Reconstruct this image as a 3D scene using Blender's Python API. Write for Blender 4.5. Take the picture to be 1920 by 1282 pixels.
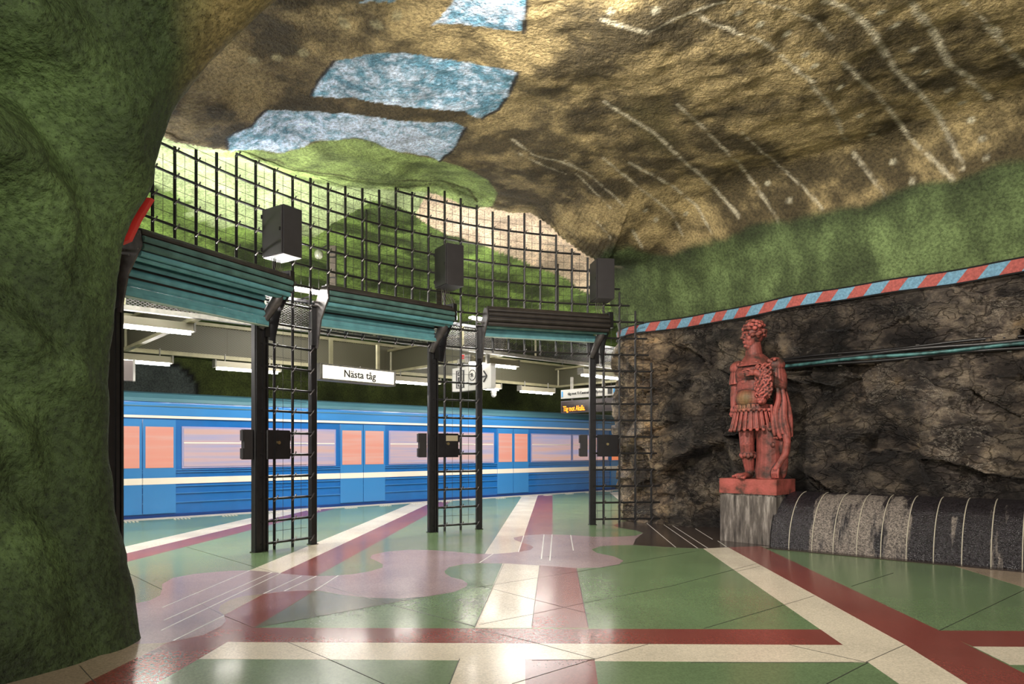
import bpy, bmesh, math, random
import numpy as np
from mathutils import Vector, Matrix, Euler
random.seed(7); np.random.seed(7)
for o in list(bpy.data.objects): bpy.data.objects.remove(o)
SC = bpy.context.scene; COL = SC.collection
PI = math.pi
# ------------------------------------------------------------------ camera, world, lights, exposure
F, HZ, CH = 1280.0, 841.0, 1.5
cam = bpy.data.objects.new('camera', bpy.data.cameras.new('camera')); COL.objects.link(cam)
cam.location = (0, 0, CH); cam.rotation_euler = (PI/2, 0, 0)
cam.data.sensor_width = 36; cam.data.lens = 24; cam.data.shift_y = (HZ-641)/1920
cam.data.clip_start = .05; cam.data.clip_end = 200
SC.camera = cam
SC.view_settings.view_transform = 'Standard'; SC.view_settings.look = 'None'
SC.view_settings.exposure = 0.35; SC.view_settings.gamma = 1; SC.view_settings.use_curve_mapping = False
W = bpy.data.worlds.new('hall_ambient'); SC.world = W; W.use_nodes = True
W.node_tree.nodes['Background'].inputs[0].default_value = (1, .93, .84, 1)
W.node_tree.nodes['Background'].inputs[1].default_value = 0.34
def area(name, loc, tgt, sx, sy, power, col=(1, .93, .84)):
    l = bpy.data.lights.new(name, 'AREA'); l.shape = 'RECTANGLE'; l.size = sx; l.size_y = sy; l.energy = power; l.color = col
    o = bpy.data.objects.new(name, l); COL.objects.link(o); o.location = loc
    d = Vector(tgt)-Vector(loc); o.rotation_euler = d.to_track_quat('-Z', 'Y').to_euler(); return o
area('hall_fill', (1.5, -1.5, 3.2), (2.5, 9, 5.2), 3.0, .6, 330)  # unseen fill added behind the camera for the foreground
area('hall_fill', (-1.0, -2.0, 2.6), (-4.5, 5, 3.0), 1.5, .5, 55)  # second unseen fill added behind the camera, towards the green pier
area('ceiling_fill', (-3.7, 6.3, 4.55), (0.8, 9.6, 6.0), .5, .5, 18, (1, .95, .88)).data.spread = 1.9  # unseen light added behind the pier to brighten the ceiling
area('statue_fill', (0.2, 5.6, 5.55), (4.2, 11.4, 2.2), .35, .35, 330)  # unseen area light added to brighten the statue
for _s, _w in ((-3.2, 160), (3.4, 210), (9.9, 250)):
    area('platform_fill', (-8.33+.745*_s+.667*2.9, 14.3+.667*_s-.745*2.9, 4.55), (-8.33+.745*_s+.667*2.9+.001, 14.3+.667*_s-.745*2.9, 0), 2.4, 2.4, _w, (1, .96, .92))  # soft fill added above the gantry to brighten the platform
area('passage_fill', (-6.6, 8.2, 3.2), (-5.0, 9.0, 0), 1.5, .4, 60, (1, .96, .92))  # unseen fill added in the passage beyond the pier

# ------------------------------------------------------------------ noise
def _h(ix, iy, iz, s):
    n = (ix*374761393 + iy*668265263 + iz*1274126177 + s*974634777) & 0xffffffff
    n = ((n ^ (n >> 13))*1274126177) & 0xffffffff
    n = ((n ^ (n >> 16))*2246822519) & 0xffffffff
    return ((n ^ (n >> 15)) & 0xffff)/65535.0
def vnoise(P, s=0):
    P = np.asarray(P, float); i = np.floor(P).astype(np.int64); f = P-i; f = f*f*(3-2*f)
    r = 0
    for a in (0, 1):
        for b in (0, 1):
            for c in (0, 1):
                w = (f[:, 0] if a else 1-f[:, 0])*(f[:, 1] if b else 1-f[:, 1])*(f[:, 2] if c else 1-f[:, 2])
                r = r+w*_h(i[:, 0]+a, i[:, 1]+b, i[:, 2]+c, s)
    return r*2-1
def fbm(P, sc=1., oc=4, s=0, g=.5):
    P = np.asarray(P, float)*sc; a = 1; r = 0; t = 0
    for k in range(oc):
        r = r+a*vnoise(P, s+k); t += a; a *= g; P = P*2.03+11.7
    return r/t
def ridge(P, sc=1., oc=4, s=0):
    P = np.asarray(P, float)*sc; a = 1; r = 0; t = 0
    for k in range(oc):
        r = r+a*(1-2*np.abs(vnoise(P, s+k))); t += a; a *= .5; P = P*2.1+5.3
    return r/t
def sst(a, b, x):
    t = np.clip((x-a)/(b-a), 0, 1); return t*t*(3-2*t)

# ------------------------------------------------------------------ helpers
def G(px, py):                       # a point of the floor
    Y = F*CH/(py-HZ); return ((px-960)/F*Y, Y)
class MB:
    def __init__(s): s.v = []; s.f = []
    def add(s, vs, fs):
        n = len(s.v); s.v += [tuple(v) for v in vs]; s.f += [tuple(i+n for i in f) for f in fs]; return s
    def box(s, c, d, M=None, bev=0):
        x, y, z = [k/2 for k in d]; c = Vector(c)
        if bev:
            vs = []; b = bev
            for sz in (-1, 1):
                for (px_, py_) in ((-x+b, -y), (x-b, -y), (x, -y+b), (x, y-b), (x-b, y), (-x+b, y), (-x, y-b), (-x, -y+b)):
                    vs.append(Vector((px_, py_, sz*z)))
            fs = [tuple(range(7, -1, -1)), tuple(range(8, 16))]+[(i, (i+1) % 8, 8+(i+1) % 8, 8+i) for i in range(8)]
        else:
            vs = [Vector((a*x, b*y, e*z)) for e in (-1, 1) for a, b in ((-1, -1), (1, -1), (1, 1), (-1, 1))]
            fs = [(3, 2, 1, 0), (4, 5, 6, 7), (0, 1, 5, 4), (1, 2, 6, 5), (2, 3, 7, 6), (3, 0, 4, 7)]
        if M is not None: vs = [M @ v for v in vs]
        return s.add([v+c for v in vs], fs)
    def tube(s, pts, r, n=6, cap=True):
        pts = [Vector(p) for p in pts]; rs = r if isinstance(r, (list, tuple)) else [r]*len(pts); vs = []; fs = []
        t0 = (pts[1]-pts[0]).normalized(); up = Vector((0, 0, 1)) if abs(t0.z) < .9 else Vector((1, 0, 0))
        for i, p in enumerate(pts):
            t = (pts[min(i+1, len(pts)-1)]-pts[max(i-1, 0)]).normalized()
            a = t.cross(up)
            if a.length < 1e-4: a = t.cross(Vector((0, 1, 0)))
            a.normalize(); b = a.cross(t).normalized()
            for k in range(n):
                w = 2*PI*(k+.5)/n; vs.append(p+(a*math.cos(w)+b*math.sin(w))*rs[i])
        for i in range(len(pts)-1):
            for k in range(n):
                fs.append((i*n+k, i*n+(k+1) % n, (i+1)*n+(k+1) % n, (i+1)*n+k))
        if cap: fs += [tuple(range(n-1, -1, -1)), tuple((len(pts)-1)*n+k for k in range(n))]
        return s.add(vs, fs)
    def prism(s, poly, a, b):        # poly of 3D points extruded from +a to +b (vectors)
        n = len(poly); a = Vector(a); b = Vector(b); poly = [Vector(p) for p in poly]
        return s.add([p+a for p in poly]+[p+b for p in poly], [tuple(range(n-1, -1, -1)), tuple(range(n, 2*n))]+[(i, (i+1) % n, n+(i+1) % n, n+i) for i in range(n)])
    def ball(s, c, r, M=None, nu=10, nv=7):
        c = Vector(c); r = (r, r, r) if not hasattr(r, '__len__') else r; vs = []; fs = []
        for j in range(nv+1):
            th = PI*j/nv
            for i in range(nu):
                ph = 2*PI*i/nu; v = Vector((r[0]*math.sin(th)*math.cos(ph), r[1]*math.sin(th)*math.sin(ph), r[2]*math.cos(th)))
                vs.append((M @ v if M else v)+c)
        for j in range(nv):
            for i in range(nu): fs.append((j*nu+i, (j+1)*nu+i, (j+1)*nu+(i+1) % nu, j*nu+(i+1) % nu))
        return s.add(vs, fs)
    def mesh(s, name):
        m = bpy.data.meshes.new(name); m.from_pydata([tuple(v) for v in s.v], [], s.f)
        bm = bmesh.new(); bm.from_mesh(m); bmesh.ops.recalc_face_normals(bm, faces=bm.faces); bm.to_mesh(m); bm.free()
        return m
def tag(o, label=None, cat=None, group=None, kind=None):
    if label: o['label'] = label
    if cat: o['category'] = cat
    if group: o['group'] = group
    if kind: o['kind'] = kind
    return o
def thing(name, label, cat, loc=(0, 0, 0), rz=0, group=None):
    o = bpy.data.objects.new(name, None); COL.objects.link(o); o.location = loc; o.rotation_euler = (0, 0, rz); o.empty_display_size = .1
    return tag(o, label, cat, group)
def wm(o):
    M = Matrix.LocRotScale(o.location, o.rotation_euler, o.scale)
    return wm(o.parent) @ M if o.parent else M
def obj(name, mb, mat, parent=None, world=True, smooth=False, kind=None, label=None):
    if isinstance(mb, MB):
        if parent is not None and world:
            I = wm(parent).inverted(); mb.v = [tuple(I @ Vector(v)) for v in mb.v]
        me = mb.mesh(name)
    else: me = mb
    if mat is not None:
        if not me.materials: me.materials.append(mat)
    if smooth: me.polygons.foreach_set('use_smooth', [True]*len(me.polygons))
    o = bpy.data.objects.new(name, me); COL.objects.link(o)
    if parent is not None: o.parent = parent
    if kind: o['kind'] = kind
    if label: o['label'] = label
    return o
def grid_mesh(name, V, nu, nv, mat, colr=None, keep=None, flip=False, extra=None):
    V = np.asarray(V, np.float32).reshape(-1, 3)
    i, j = np.meshgrid(np.arange(nu-1), np.arange(nv-1), indexing='ij'); a = (i*nv+j).ravel()
    q = np.stack([a, a+nv, a+nv+1, a+1], 1)
    if flip: q = q[:, ::-1]
    if keep is not None: q = q[keep[q].all(1)]
    used = np.unique(q); mp = np.full(len(V), -1); mp[used] = np.arange(len(used)); q = mp[q]; V = V[used]
    me = bpy.data.meshes.new(name); me.vertices.add(len(V)); me.vertices.foreach_set('co', V.ravel())
    me.loops.add(q.size); me.loops.foreach_set('vertex_index', q.ravel().astype(np.int32))
    me.polygons.add(len(q)); me.polygons.foreach_set('loop_start', np.arange(0, q.size, 4, dtype=np.int32))
    me.update(calc_edges=True); me.validate()
    me.polygons.foreach_set('use_smooth', [True]*len(me.polygons))
    if colr is not None:
        at = me.color_attributes.new('paint', 'FLOAT_COLOR', 'POINT')
        c = np.ones((len(V), 4), np.float32); c[:, :3] = colr[used]; at.data.foreach_set('color', c.ravel())
    me.materials.append(mat); return me
def lin(r, g, b):
    f = lambda c: (c/255/12.92) if c/255 <= .04045 else ((c/255+.055)/1.055)**2.4
    return (f(r), f(g), f(b))
# ------------------------------------------------------------------ materials
MATS = {}
def mat(name, col=(.5, .5, .5), rough=.5, metal=0, emit=None, es=0, noise=0, nscale=20, bump=0, bscale=40, spec=.5, coat=0):
    if name in MATS: return MATS[name]
    m = bpy.data.materials.new(name); m.use_nodes = True; nt = m.node_tree; b = nt.nodes['Principled BSDF']
    b.inputs['Base Color'].default_value = (*col, 1); b.inputs['Roughness'].default_value = rough; b.inputs['Metallic'].default_value = metal
    b.inputs['Specular IOR Level'].default_value = spec; b.inputs['Coat Weight'].default_value = coat; b.inputs['Coat Roughness'].default_value = .08
    if emit: b.inputs['Emission Color'].default_value = (*emit, 1); b.inputs['Emission Strength'].default_value = es
    tc = None
    if noise or bump: tc = nt.nodes.new('ShaderNodeNewGeometry')
    if noise:
        n = nt.nodes.new('ShaderNodeTexNoise'); n.inputs['Scale'].default_value = nscale; n.inputs['Detail'].default_value = 6
        nt.links.new(tc.outputs['Position'], n.inputs['Vector'])
        r = nt.nodes.new('ShaderNodeMapRange'); r.inputs[1].default_value = .3; r.inputs[2].default_value = .7; r.inputs[3].default_value = 1-noise; r.inputs[4].default_value = 1+noise
        nt.links.new(n.outputs['Fac'], r.inputs[0])
        x = nt.nodes.new('ShaderNodeVectorMath'); x.operation = 'SCALE'; x.inputs[0].default_value = col
        nt.links.new(r.outputs[0], x.inputs['Scale']); nt.links.new(x.outputs[0], b.inputs['Base Color'])
    if bump:
        n = nt.nodes.new('ShaderNodeTexNoise'); n.inputs['Scale'].default_value = bscale; n.inputs['Detail'].default_value = 4
        nt.links.new(tc.outputs['Position'], n.inputs['Vector'])
        bp = nt.nodes.new('ShaderNodeBump'); bp.inputs['Strength'].default_value = 1; bp.inputs['Distance'].default_value = bump
        nt.links.new(n.outputs['Fac'], bp.inputs['Height']); nt.links.new(bp.outputs[0], b.inputs['Normal'])
    MATS[name] = m; return m
def plaster(name, mott=.35, dark=.5, bump=.012, rough=.75, mscale=2.2, grit=26.):
    """sprayed concrete carrying painted colours (vertex paint) with mottling, pin holes and grit relief"""
    m = bpy.data.materials.new(name); m.use_nodes = True; nt = m.node_tree; N = nt.nodes; L = nt.links; b = N['Principled BSDF']
    b.inputs['Roughness'].default_value = rough; b.inputs['Specular IOR Level'].default_value = .35
    g = N.new('ShaderNodeNewGeometry'); at = N.new('ShaderNodeAttribute'); at.attribute_name = 'paint'
    def noise(sc, det, ro=.5):
        n = N.new('ShaderNodeTexNoise'); n.inputs['Scale'].default_value = sc; n.inputs['Detail'].default_value = det; n.inputs['Roughness'].default_value = ro
        L.new(g.outputs['Position'], n.inputs['Vector']); return n.outputs['Fac']
    def mr(x, a, bb, c, d):
        r = N.new('ShaderNodeMapRange'); r.inputs[1].default_value = a; r.inputs[2].default_value = bb; r.inputs[3].default_value = c; r.inputs[4].default_value = d
        L.new(x, r.inputs[0]); return r.outputs[0]
    def mul(x, y):
        q = N.new('ShaderNodeMath'); q.operation = 'MULTIPLY'; L.new(x, q.inputs[0]); L.new(y, q.inputs[1]); return q.outputs[0]
    a = mr(noise(mscale, 5, .6), .32, .68, 1-mott, 1+mott*.75)
    c = mr(noise(grit, 3), .36, .6, .62, 1.12)
    d = mr(noise(grit*2.6, 2), .30, .42, dark, 1)
    k = mul(mul(a, c), d)
    x = N.new('ShaderNodeVectorMath'); x.operation = 'SCALE'; L.new(at.outputs['Color'], x.inputs[0]); L.new(k, x.inputs['Scale']); L.new(x.outputs[0], b.inputs['Base Color'])
    h1 = noise(grit*.9, 4, .6); h2 = noise(5, 3)
    ad = N.new('ShaderNodeMath'); ad.operation = 'MULTIPLY_ADD'; L.new(h2, ad.inputs[0]); ad.inputs[1].default_value = .7; L.new(h1, ad.inputs[2])
    bp = N.new('ShaderNodeBump'); bp.inputs['Strength'].default_value = 1; bp.inputs['Distance'].default_value = bump
    L.new(ad.outputs[0], bp.inputs['Height']); L.new(bp.outputs[0], b.inputs['Normal'])
    MATS[name] = m; return m
def rockmat():
    m = bpy.data.materials.new('raw_rock'); m.use_nodes = True; nt = m.node_tree; N = nt.nodes; L = nt.links; b = N['Principled BSDF']
    g = N.new('ShaderNodeNewGeometry')
    mp = N.new('ShaderNodeMapping'); mp.inputs['Rotation'].default_value = (0, .5, .6); mp.inputs['Scale'].default_value = (1, 1, 1.6); L.new(g.outputs['Position'], mp.inputs['Vector'])
    def noise(sc, det, ro=.6, dist=0):
        n = N.new('ShaderNodeTexNoise'); n.inputs['Scale'].default_value = sc; n.inputs['Detail'].default_value = det; n.inputs['Roughness'].default_value = ro; n.inputs['Distortion'].default_value = dist
        L.new(mp.outputs[0], n.inputs['Vector']); return n.outputs['Fac']
    def ramp(x, st):
        r = N.new('ShaderNodeValToRGB'); e = r.color_ramp.elements
        while len(e) < len(st): e.new(.5)
        for k, (p, c) in enumerate(st): e[k].position = p; e[k].color = (*c, 1)
        L.new(x, r.inputs[0]); return r.outputs[0]
    def mix(f, a, c, mode='MIX'):
        x = N.new('ShaderNodeMix'); x.data_type = 'RGBA'; x.blend_type = mode
        if isinstance(f, float): x.inputs[0].default_value = f
        else: L.new(f, x.inputs[0])
        L.new(a, x.inputs[6]); L.new(c, x.inputs[7]); return x.outputs[2]
    base = ramp(noise(1.5, 10, .72, .3), [(.30, (.014, .012, .012)), (.44, (.05, .042, .038)), (.52, (.115, .095, .078)), (.60, (.27, .225, .17)), (.72, (.06, .05, .05))])
    och = ramp(noise(.9, 5, .6, .4), [(.4, (.5, .5, .52)), (.60, (1.05, 1, .95)), (.74, (1.5, 1.25, .85))])
    c = mix(1., base, och, 'MULTIPLY')
    vein = ramp(noise(2.1, 9, .75, .5), [(.49, (0, 0, 0)), (.502, (.30, .27, .22)), (.514, (0, 0, 0))])
    vm = ramp(noise(.8, 3), [(.45, (0, 0, 0)), (.6, (1, 1, 1))])
    c = mix(1., c, mix(1., vein, vm, 'MULTIPLY'), 'ADD')
    def crack(sc, w):
        nn = N.new('ShaderNodeTexNoise'); nn.inputs['Scale'].default_value = sc*1.4; nn.inputs['Detail'].default_value = 5; L.new(mp.outputs[0], nn.inputs['Vector'])
        va = N.new('ShaderNodeVectorMath'); va.operation = 'MULTIPLY_ADD'; L.new(nn.outputs['Color'], va.inputs[0]); va.inputs[1].default_value = (1.9/sc,)*3; L.new(mp.outputs[0], va.inputs[2])
        vo = N.new('ShaderNodeTexVoronoi'); vo.feature = 'DISTANCE_TO_EDGE'; vo.inputs['Scale'].default_value = sc; L.new(va.outputs[0], vo.inputs['Vector'])
        r = N.new('ShaderNodeMapRange'); r.inputs[1].default_value = 0; r.inputs[2].default_value = w; L.new(vo.outputs['Distance'], r.inputs[0]); return r.outputs[0]
    k1 = crack(.6, .03); k2 = crack(1.9, .045)
    kk = N.new('ShaderNodeMath'); kk.operation = 'MULTIPLY'; L.new(k1, kk.inputs[0]); L.new(k2, kk.inputs[1])
    km = ramp(kk.outputs[0], [(0, (.4, .38, .36)), (1, (1, 1, 1))]); c = mix(1., c, km, 'MULTIPLY')
    at = N.new('ShaderNodeAttribute'); at.attribute_name = 'paint'
    c = mix(1., c, at.outputs['Color'], 'MULTIPLY'); L.new(c, b.inputs['Base Color'])
    b.inputs['Roughness'].default_value = .55
    ad = N.new('ShaderNodeMath'); ad.operation = 'ADD'; L.new(noise(7, 10, .75, .2), ad.inputs[0]); L.new(noise(2.6, 6, .6, 1.), ad.inputs[1])
    a2 = N.new('ShaderNodeMath'); a2.operation = 'MULTIPLY_ADD'; L.new(kk.outputs[0], a2.inputs[0]); a2.inputs[1].default_value = .35; L.new(ad.outputs[0], a2.inputs[2]); ad = a2
    bp = N.new('ShaderNodeBump'); bp.inputs['Strength'].default_value = 1; bp.inputs['Distance'].default_value = .13
    L.new(ad.outputs[0], bp.inputs['Height']); L.new(bp.outputs[0], b.inputs['Normal'])
    return m
def terrazzo(name, col, var=.09):
    m = bpy.data.materials.new(name); m.use_nodes = True; nt = m.node_tree; N = nt.nodes; L = nt.links; b = N['Principled BSDF']
    g = N.new('ShaderNodeNewGeometry')
    v = N.new('ShaderNodeTexVoronoi'); v.inputs['Scale'].default_value = 85; L.new(g.outputs['Position'], v.inputs['Vector'])
    sx = N.new('ShaderNodeSeparateColor'); L.new(v.outputs['Color'], sx.inputs[0])
    r = N.new('ShaderNodeMapRange'); r.inputs[3].default_value = 1-var*1.6; r.inputs[4].default_value = 1+var*1.6; L.new(sx.outputs[0], r.inputs[0])
    n = N.new('ShaderNodeTexNoise'); n.inputs['Scale'].default_value = 1.3; n.inputs['Detail'].default_value = 6; L.new(g.outputs['Position'], n.inputs['Vector'])
    r2 = N.new('ShaderNodeMapRange'); r2.inputs[1].default_value = .3; r2.inputs[2].default_value = .7; r2.inputs[3].default_value = 1-var; r2.inputs[4].default_value = 1+var; L.new(n.outputs['Fac'], r2.inputs[0])
    q = N.new('ShaderNodeMath'); q.operation = 'MULTIPLY'; L.new(r.outputs[0], q.inputs[0]); L.new(r2.outputs[0], q.inputs[1])
    x = N.new('ShaderNodeVectorMath'); x.operation = 'SCALE'; x.inputs[0].default_value = col; L.new(q.outputs[0], x.inputs['Scale']); L.new(x.outputs[0], b.inputs['Base Color'])
    r3 = N.new('ShaderNodeMapRange'); r3.inputs[1].default_value = .3; r3.inputs[2].default_value = .7; r3.inputs[3].default_value = .20; r3.inputs[4].default_value = .25; L.new(n.outputs['Fac'], r3.inputs[0]); L.new(r3.outputs[0], b.inputs['Roughness'])
    b.inputs['IOR'].default_value = 1.55; b.inputs['Specular IOR Level'].default_value = .44
    b.inputs['Coat Weight'].default_value = .12; b.inputs['Coat Roughness'].default_value = .10
    n3 = N.new('ShaderNodeTexNoise'); n3.inputs['Scale'].default_value = 2.5; n3.inputs['Detail'].default_value = 3; L.new(g.outputs['Position'], n3.inputs['Vector'])
    bp = N.new('ShaderNodeBump'); bp.inputs['Strength'].default_value = .3; bp.inputs['Distance'].default_value = .001; L.new(n3.outputs['Fac'], bp.inputs['Height']); L.new(bp.outputs[0], b.inputs['Normal'])
    return m
def meshmat(name, col, scale):
    """expanded metal: a sheet with rows of open diamonds"""
    m = bpy.data.materials.new(name); m.use_nodes = True; nt = m.node_tree; N = nt.nodes; L = nt.links; b = N['Principled BSDF']
    b.inputs['Base Color'].default_value = (*col, 1); b.inputs['Roughness'].default_value = .5
    tc = N.new('ShaderNodeTexCoord'); sp = N.new('ShaderNodeSeparateXYZ'); L.new(tc.outputs['UV'], sp.inputs[0])
    def M(op, a, bb=None):
        q = N.new('ShaderNodeMath'); q.operation = op
        for k, t in enumerate((a, bb)):
            if t is None: continue
            if isinstance(t, (int, float)): q.inputs[k].default_value = t
            else: L.new(t, q.inputs[k])
        return q.outputs[0]
    s1 = M('SINE', M('MULTIPLY', M('ADD', sp.outputs[0], sp.outputs[1]), scale)); s2 = M('SINE', M('MULTIPLY', M('SUBTRACT', sp.outputs[0], sp.outputs[1]), scale))
    f = M('GREATER_THAN', M('MULTIPLY', M('ABSOLUTE', s1), M('ABSOLUTE', s2)), .5)
    t = N.new('ShaderNodeBsdfTransparent'); mx = N.new('ShaderNodeMixShader'); L.new(f, mx.inputs[0]); L.new(b.outputs[0], mx.inputs[1]); L.new(t.outputs[0], mx.inputs[2])
    L.new(mx.outputs[0], N['Material Output'].inputs['Surface']); return m

BLACK = mat('black_steel', (.009, .008, .009), .36, .1, noise=.3, nscale=9, spec=.6)
BARM = mat('black_bar', (.008, .007, .007), .42, .1)
WIRE = mat('thin_wire', (.05, .045, .045), .45, .4)
CABM = mat('charcoal_enamel', (.026, .023, .024), .45, 0, noise=.12, nscale=6)
GALV = mat('galvanised_steel', (.20, .19, .165), .45, .3, noise=.25, nscale=14)
CREAM = mat('cream_enamel', (.24, .22, .13), .5, 0, noise=.2, nscale=5)
TEAL = mat('teal_slat', (.12, .31, .34), .36, .15, noise=.18, nscale=7)
TEALD = mat('dusty_shade_slat', (.07, .15, .135), .5, .1, noise=.35, nscale=5)  # dusty teal, darkened to carry the shade on the roll
BROWNS = mat('brown_dust_shade_slat', (.032, .026, .022), .5, .1, noise=.35, nscale=6)  # brown roll slats, also the painted shade on top of teal rolls
STEELP = mat('grey_bracket', (.10, .09, .088), .4, .5, noise=.3, nscale=12)
WHITE = mat('white_enamel', (.42, .41, .38), .4)
TUBE = mat('lit_tube', (.9, .9, .9), .4, emit=(1, .93, .86), es=65)
TUBEUP = mat('lit_tube_bright', (.9, .9, .9), .4, emit=(1, .97, .93), es=185)
SIGNLIT = mat('lit_sign_face', (.9, .88, .8), .5, emit=(1, .93, .80), es=.8)
INK = mat('sign_ink', (.012, .012, .014), .5)
LED = mat('amber_led', (.9, .3, .02), .5, emit=(1, .22, .01), es=1.8)
BLUEP = mat('sign_blue', (.03, .25, .55), .4)
REDP = mat('sign_red', (.6, .03, .03), .4)
ROCK = rockmat()
# ------------------------------------------------------------------ geometry of the place
_pth = (-4.44456956, 8.44029432, 1.19948718, -8.85410433e-02, -1.90914100e-01, 1.96950103e-01, 1279., .325158336)
def _mk():
    X, Y, th, k0, k1, k2, f, s = _pth; p = [(X, Y)]
    for i in range(29):
        t = i/29; th += (k0+k1*t+k2*t*t)*s; X += s*math.cos(th); Y += s*math.sin(th); p.append((X, Y))
    return np.array(p)
FP = _mk(); _d0 = FP[0]-FP[1]; _d1 = FP[-1]-FP[-2]
FPX = np.vstack([FP[0]+_d0*k for k in range(8, 0, -1)]+[FP]+[FP[-1]+_d1*k for k in range(1, 6)])
def P(i):
    x = i+8; a = int(min(max(math.floor(x), 0), len(FPX)-2)); t = x-a
    p = FPX[a]*(1-t)+FPX[a+1]*t; return float(p[0]), float(p[1])
def TN(i):
    a = np.array(P(i-.4)); b = np.array(P(i+.4)); t = (b-a)/np.linalg.norm(b-a); return Vector((t[0], t[1], 0)), Vector((t[1], -t[0], 0))
def P3(i, z, off=0):
    x, y = P(i); n = TN(i)[1]; return Vector((x+n.x*off, y+n.y*off, z))
RS = .325
def RH(r): return .11+RS*r
TD = Vector((.745, .667, 0)).normalized(); TNRM = Vector((TD.y, -TD.x, 0)); T0 = Vector((-8.33, 14.3, 0))
def TP(s, q, z=0): return T0+TD*s+TNRM*q+Vector((0, 0, z))
WL = np.array([(14, 3.2), (12, 4.9), (9.5, 7.0), (6.9, 9.3), (4.75, 11.55), (3.8, 12.75), (3.0, 13.65), (2.42, 14.3), (2.5, 15.3), (3.6, 17.0), (5.6, 19), (9, 22)])
tops = {0: 270, 1: 275, 2: 281, 3: 286, 4: 291, 5: 301, 6: 316, 7: 331, 8: 334, 9: 343, 10: 349, 11: 353, 12: 356, 13: 352, 14: 360, 15: 351, 16: 358, 17: 372, 18: 385, 19: 397, 20: 404, 21: 400, 22: 413, 23: 440, 24: 466, 25: 483, 26: 500, 27: 548, 28: 583, 29: 680}
def topz(i):
    i = max(min(i, 29), 0); a = int(i); b = min(a+1, 29); y = tops[a]*(1-(i-a))+tops[b]*(i-a)
    return CH+(HZ-y)*P(i)[1]/F
def spline(pts, n):
    pts = np.array(pts, float); out = []
    for i in range(len(pts)-1):
        p0 = pts[max(i-1, 0)]; p1 = pts[i]; p2 = pts[i+1]; p3 = pts[min(i+2, len(pts)-1)]
        for t in np.linspace(0, 1, n, endpoint=False):
            out.append(.5*((2*p1)+(-p0+p2)*t+(2*p0-5*p1+4*p2-p3)*t*t+(-p0+3*p1-3*p2+p3)*t**3))
    out.append(pts[-1]); return np.array(out)
WC = spline(WL, 7)
# ceiling height over plan
_si = np.arange(-7, 31, .25); _sp = np.array([P(i) for i in _si]); _sn = np.array([tuple(TN(i)[1])[:2] for i in _si])
_sz = np.array([topz(i) for i in _si]); _sz = np.convolve(np.pad(_sz, 3, 'edge'), np.ones(7)/7, 'valid')+.05
_sz[_si < 1] = _sz[_si >= 1][0]; _sz = np.where(_si > 26, np.maximum(_sz, 5.15), _sz)
def wall_d(X, Y):
    best = np.full(X.shape, 1e9); sg = np.ones(X.shape)
    for a, b in zip(WC[:-1], WC[1:]):
        d = b-a; l2 = (d**2).sum(); t = np.clip(((X-a[0])*d[0]+(Y-a[1])*d[1])/l2, 0, 1)
        dx = X-(a[0]+t*d[0]); dy = Y-(a[1]+t*d[1]); r = np.hypot(dx, dy); cr = d[0]*dy-d[1]*dx
        m = r < best-1e-9; best = np.where(m, r, best); sg = np.where(m, np.where(cr > 0, 1., -1.), sg)
    return best*sg
def smin(a, b, k):
    h = np.clip(.5+.5*(b-a)/k, 0, 1); return b*(1-h)+a*h-k*h*(1-h)
def CEIL(X, Y):
    X = np.asarray(X, float); Y = np.asarray(Y, float); sh = X.shape; X = X.ravel(); Y = Y.ravel()
    dist = np.full(X.shape, 1e9); Fz = np.zeros(X.shape); side = np.zeros(X.shape)
    for k in range(len(_si)):
        dx = X-_sp[k, 0]; dy = Y-_sp[k, 1]; r = np.hypot(dx, dy); m = r < dist
        dist = np.where(m, r, dist); Fz = np.where(m, _sz[k], Fz); side = np.where(m, dx*_sn[k, 0]+dy*_sn[k, 1], side)
    PP = np.stack([X, Y, X*0], 1)
    A = 5.98+.16*fbm(PP, .55, 3, 3)
    q = (X-T0.x)*TNRM.x+(Y-T0.y)*TNRM.y
    B = np.interp(q, [-3.4, -2.9, -2.4, -1.2, .8, 2.2, 4, 6, 9], [3.85, 4.0, 4.15, 4.35, 4.65, 5.0, 5.5, 5.95, 6.1])+.07*fbm(PP, .9, 3, 9)
    w = np.exp(-(dist/1.25)**2); wb = np.exp(-(dist/.8)**2)
    H = np.where(side > 0, A+(Fz-A)*w, B+(Fz-B)*wb)
    d = wall_d(X, Y); dd = d+.10*fbm(PP, 1.1, 3, 21)*np.clip(d/.5, 0, 1)
    Bw = np.where(dd > 0, 3.9+2.5*(1-(1-np.clip(dd/2.0, 0, 1))**3.), 3.9+dd*6)
    Bw = np.where(dd > 2.0, 9, Bw)
    H = smin(H, Bw, .35)
    return (H+(.05*fbm(PP, 1.6, 4, 30)+.02*fbm(PP, 6, 3, 40))*np.clip(d/.5, 0, 1)).reshape(sh)
def CU(pts):                                   # where sight lines meet the ceiling, as plan points
    out = []
    ts = np.arange(4.0, 22, .03)
    for px, py in pts:
        rx = (px-960)/F; rz = (HZ-py)/F; z = CH+rz*ts; h = CEIL(rx*ts, ts); hit = np.nonzero(z >= h)[0]
        t = ts[hit[0]] if len(hit) else 22; out.append((rx*t, t, CH+rz*t))
    return np.array(out)
ZC = [[]]
def dens(pts, st=22):
    out = []
    for a, b in zip(pts[:-1], pts[1:]):
        n = max(1, int(math.hypot(b[0]-a[0], b[1]-a[1])/st)); out += [(a[0]+(b[0]-a[0])*k/n, a[1]+(b[1]-a[1])*k/n) for k in range(n)]
    return out+[pts[-1]]
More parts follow.
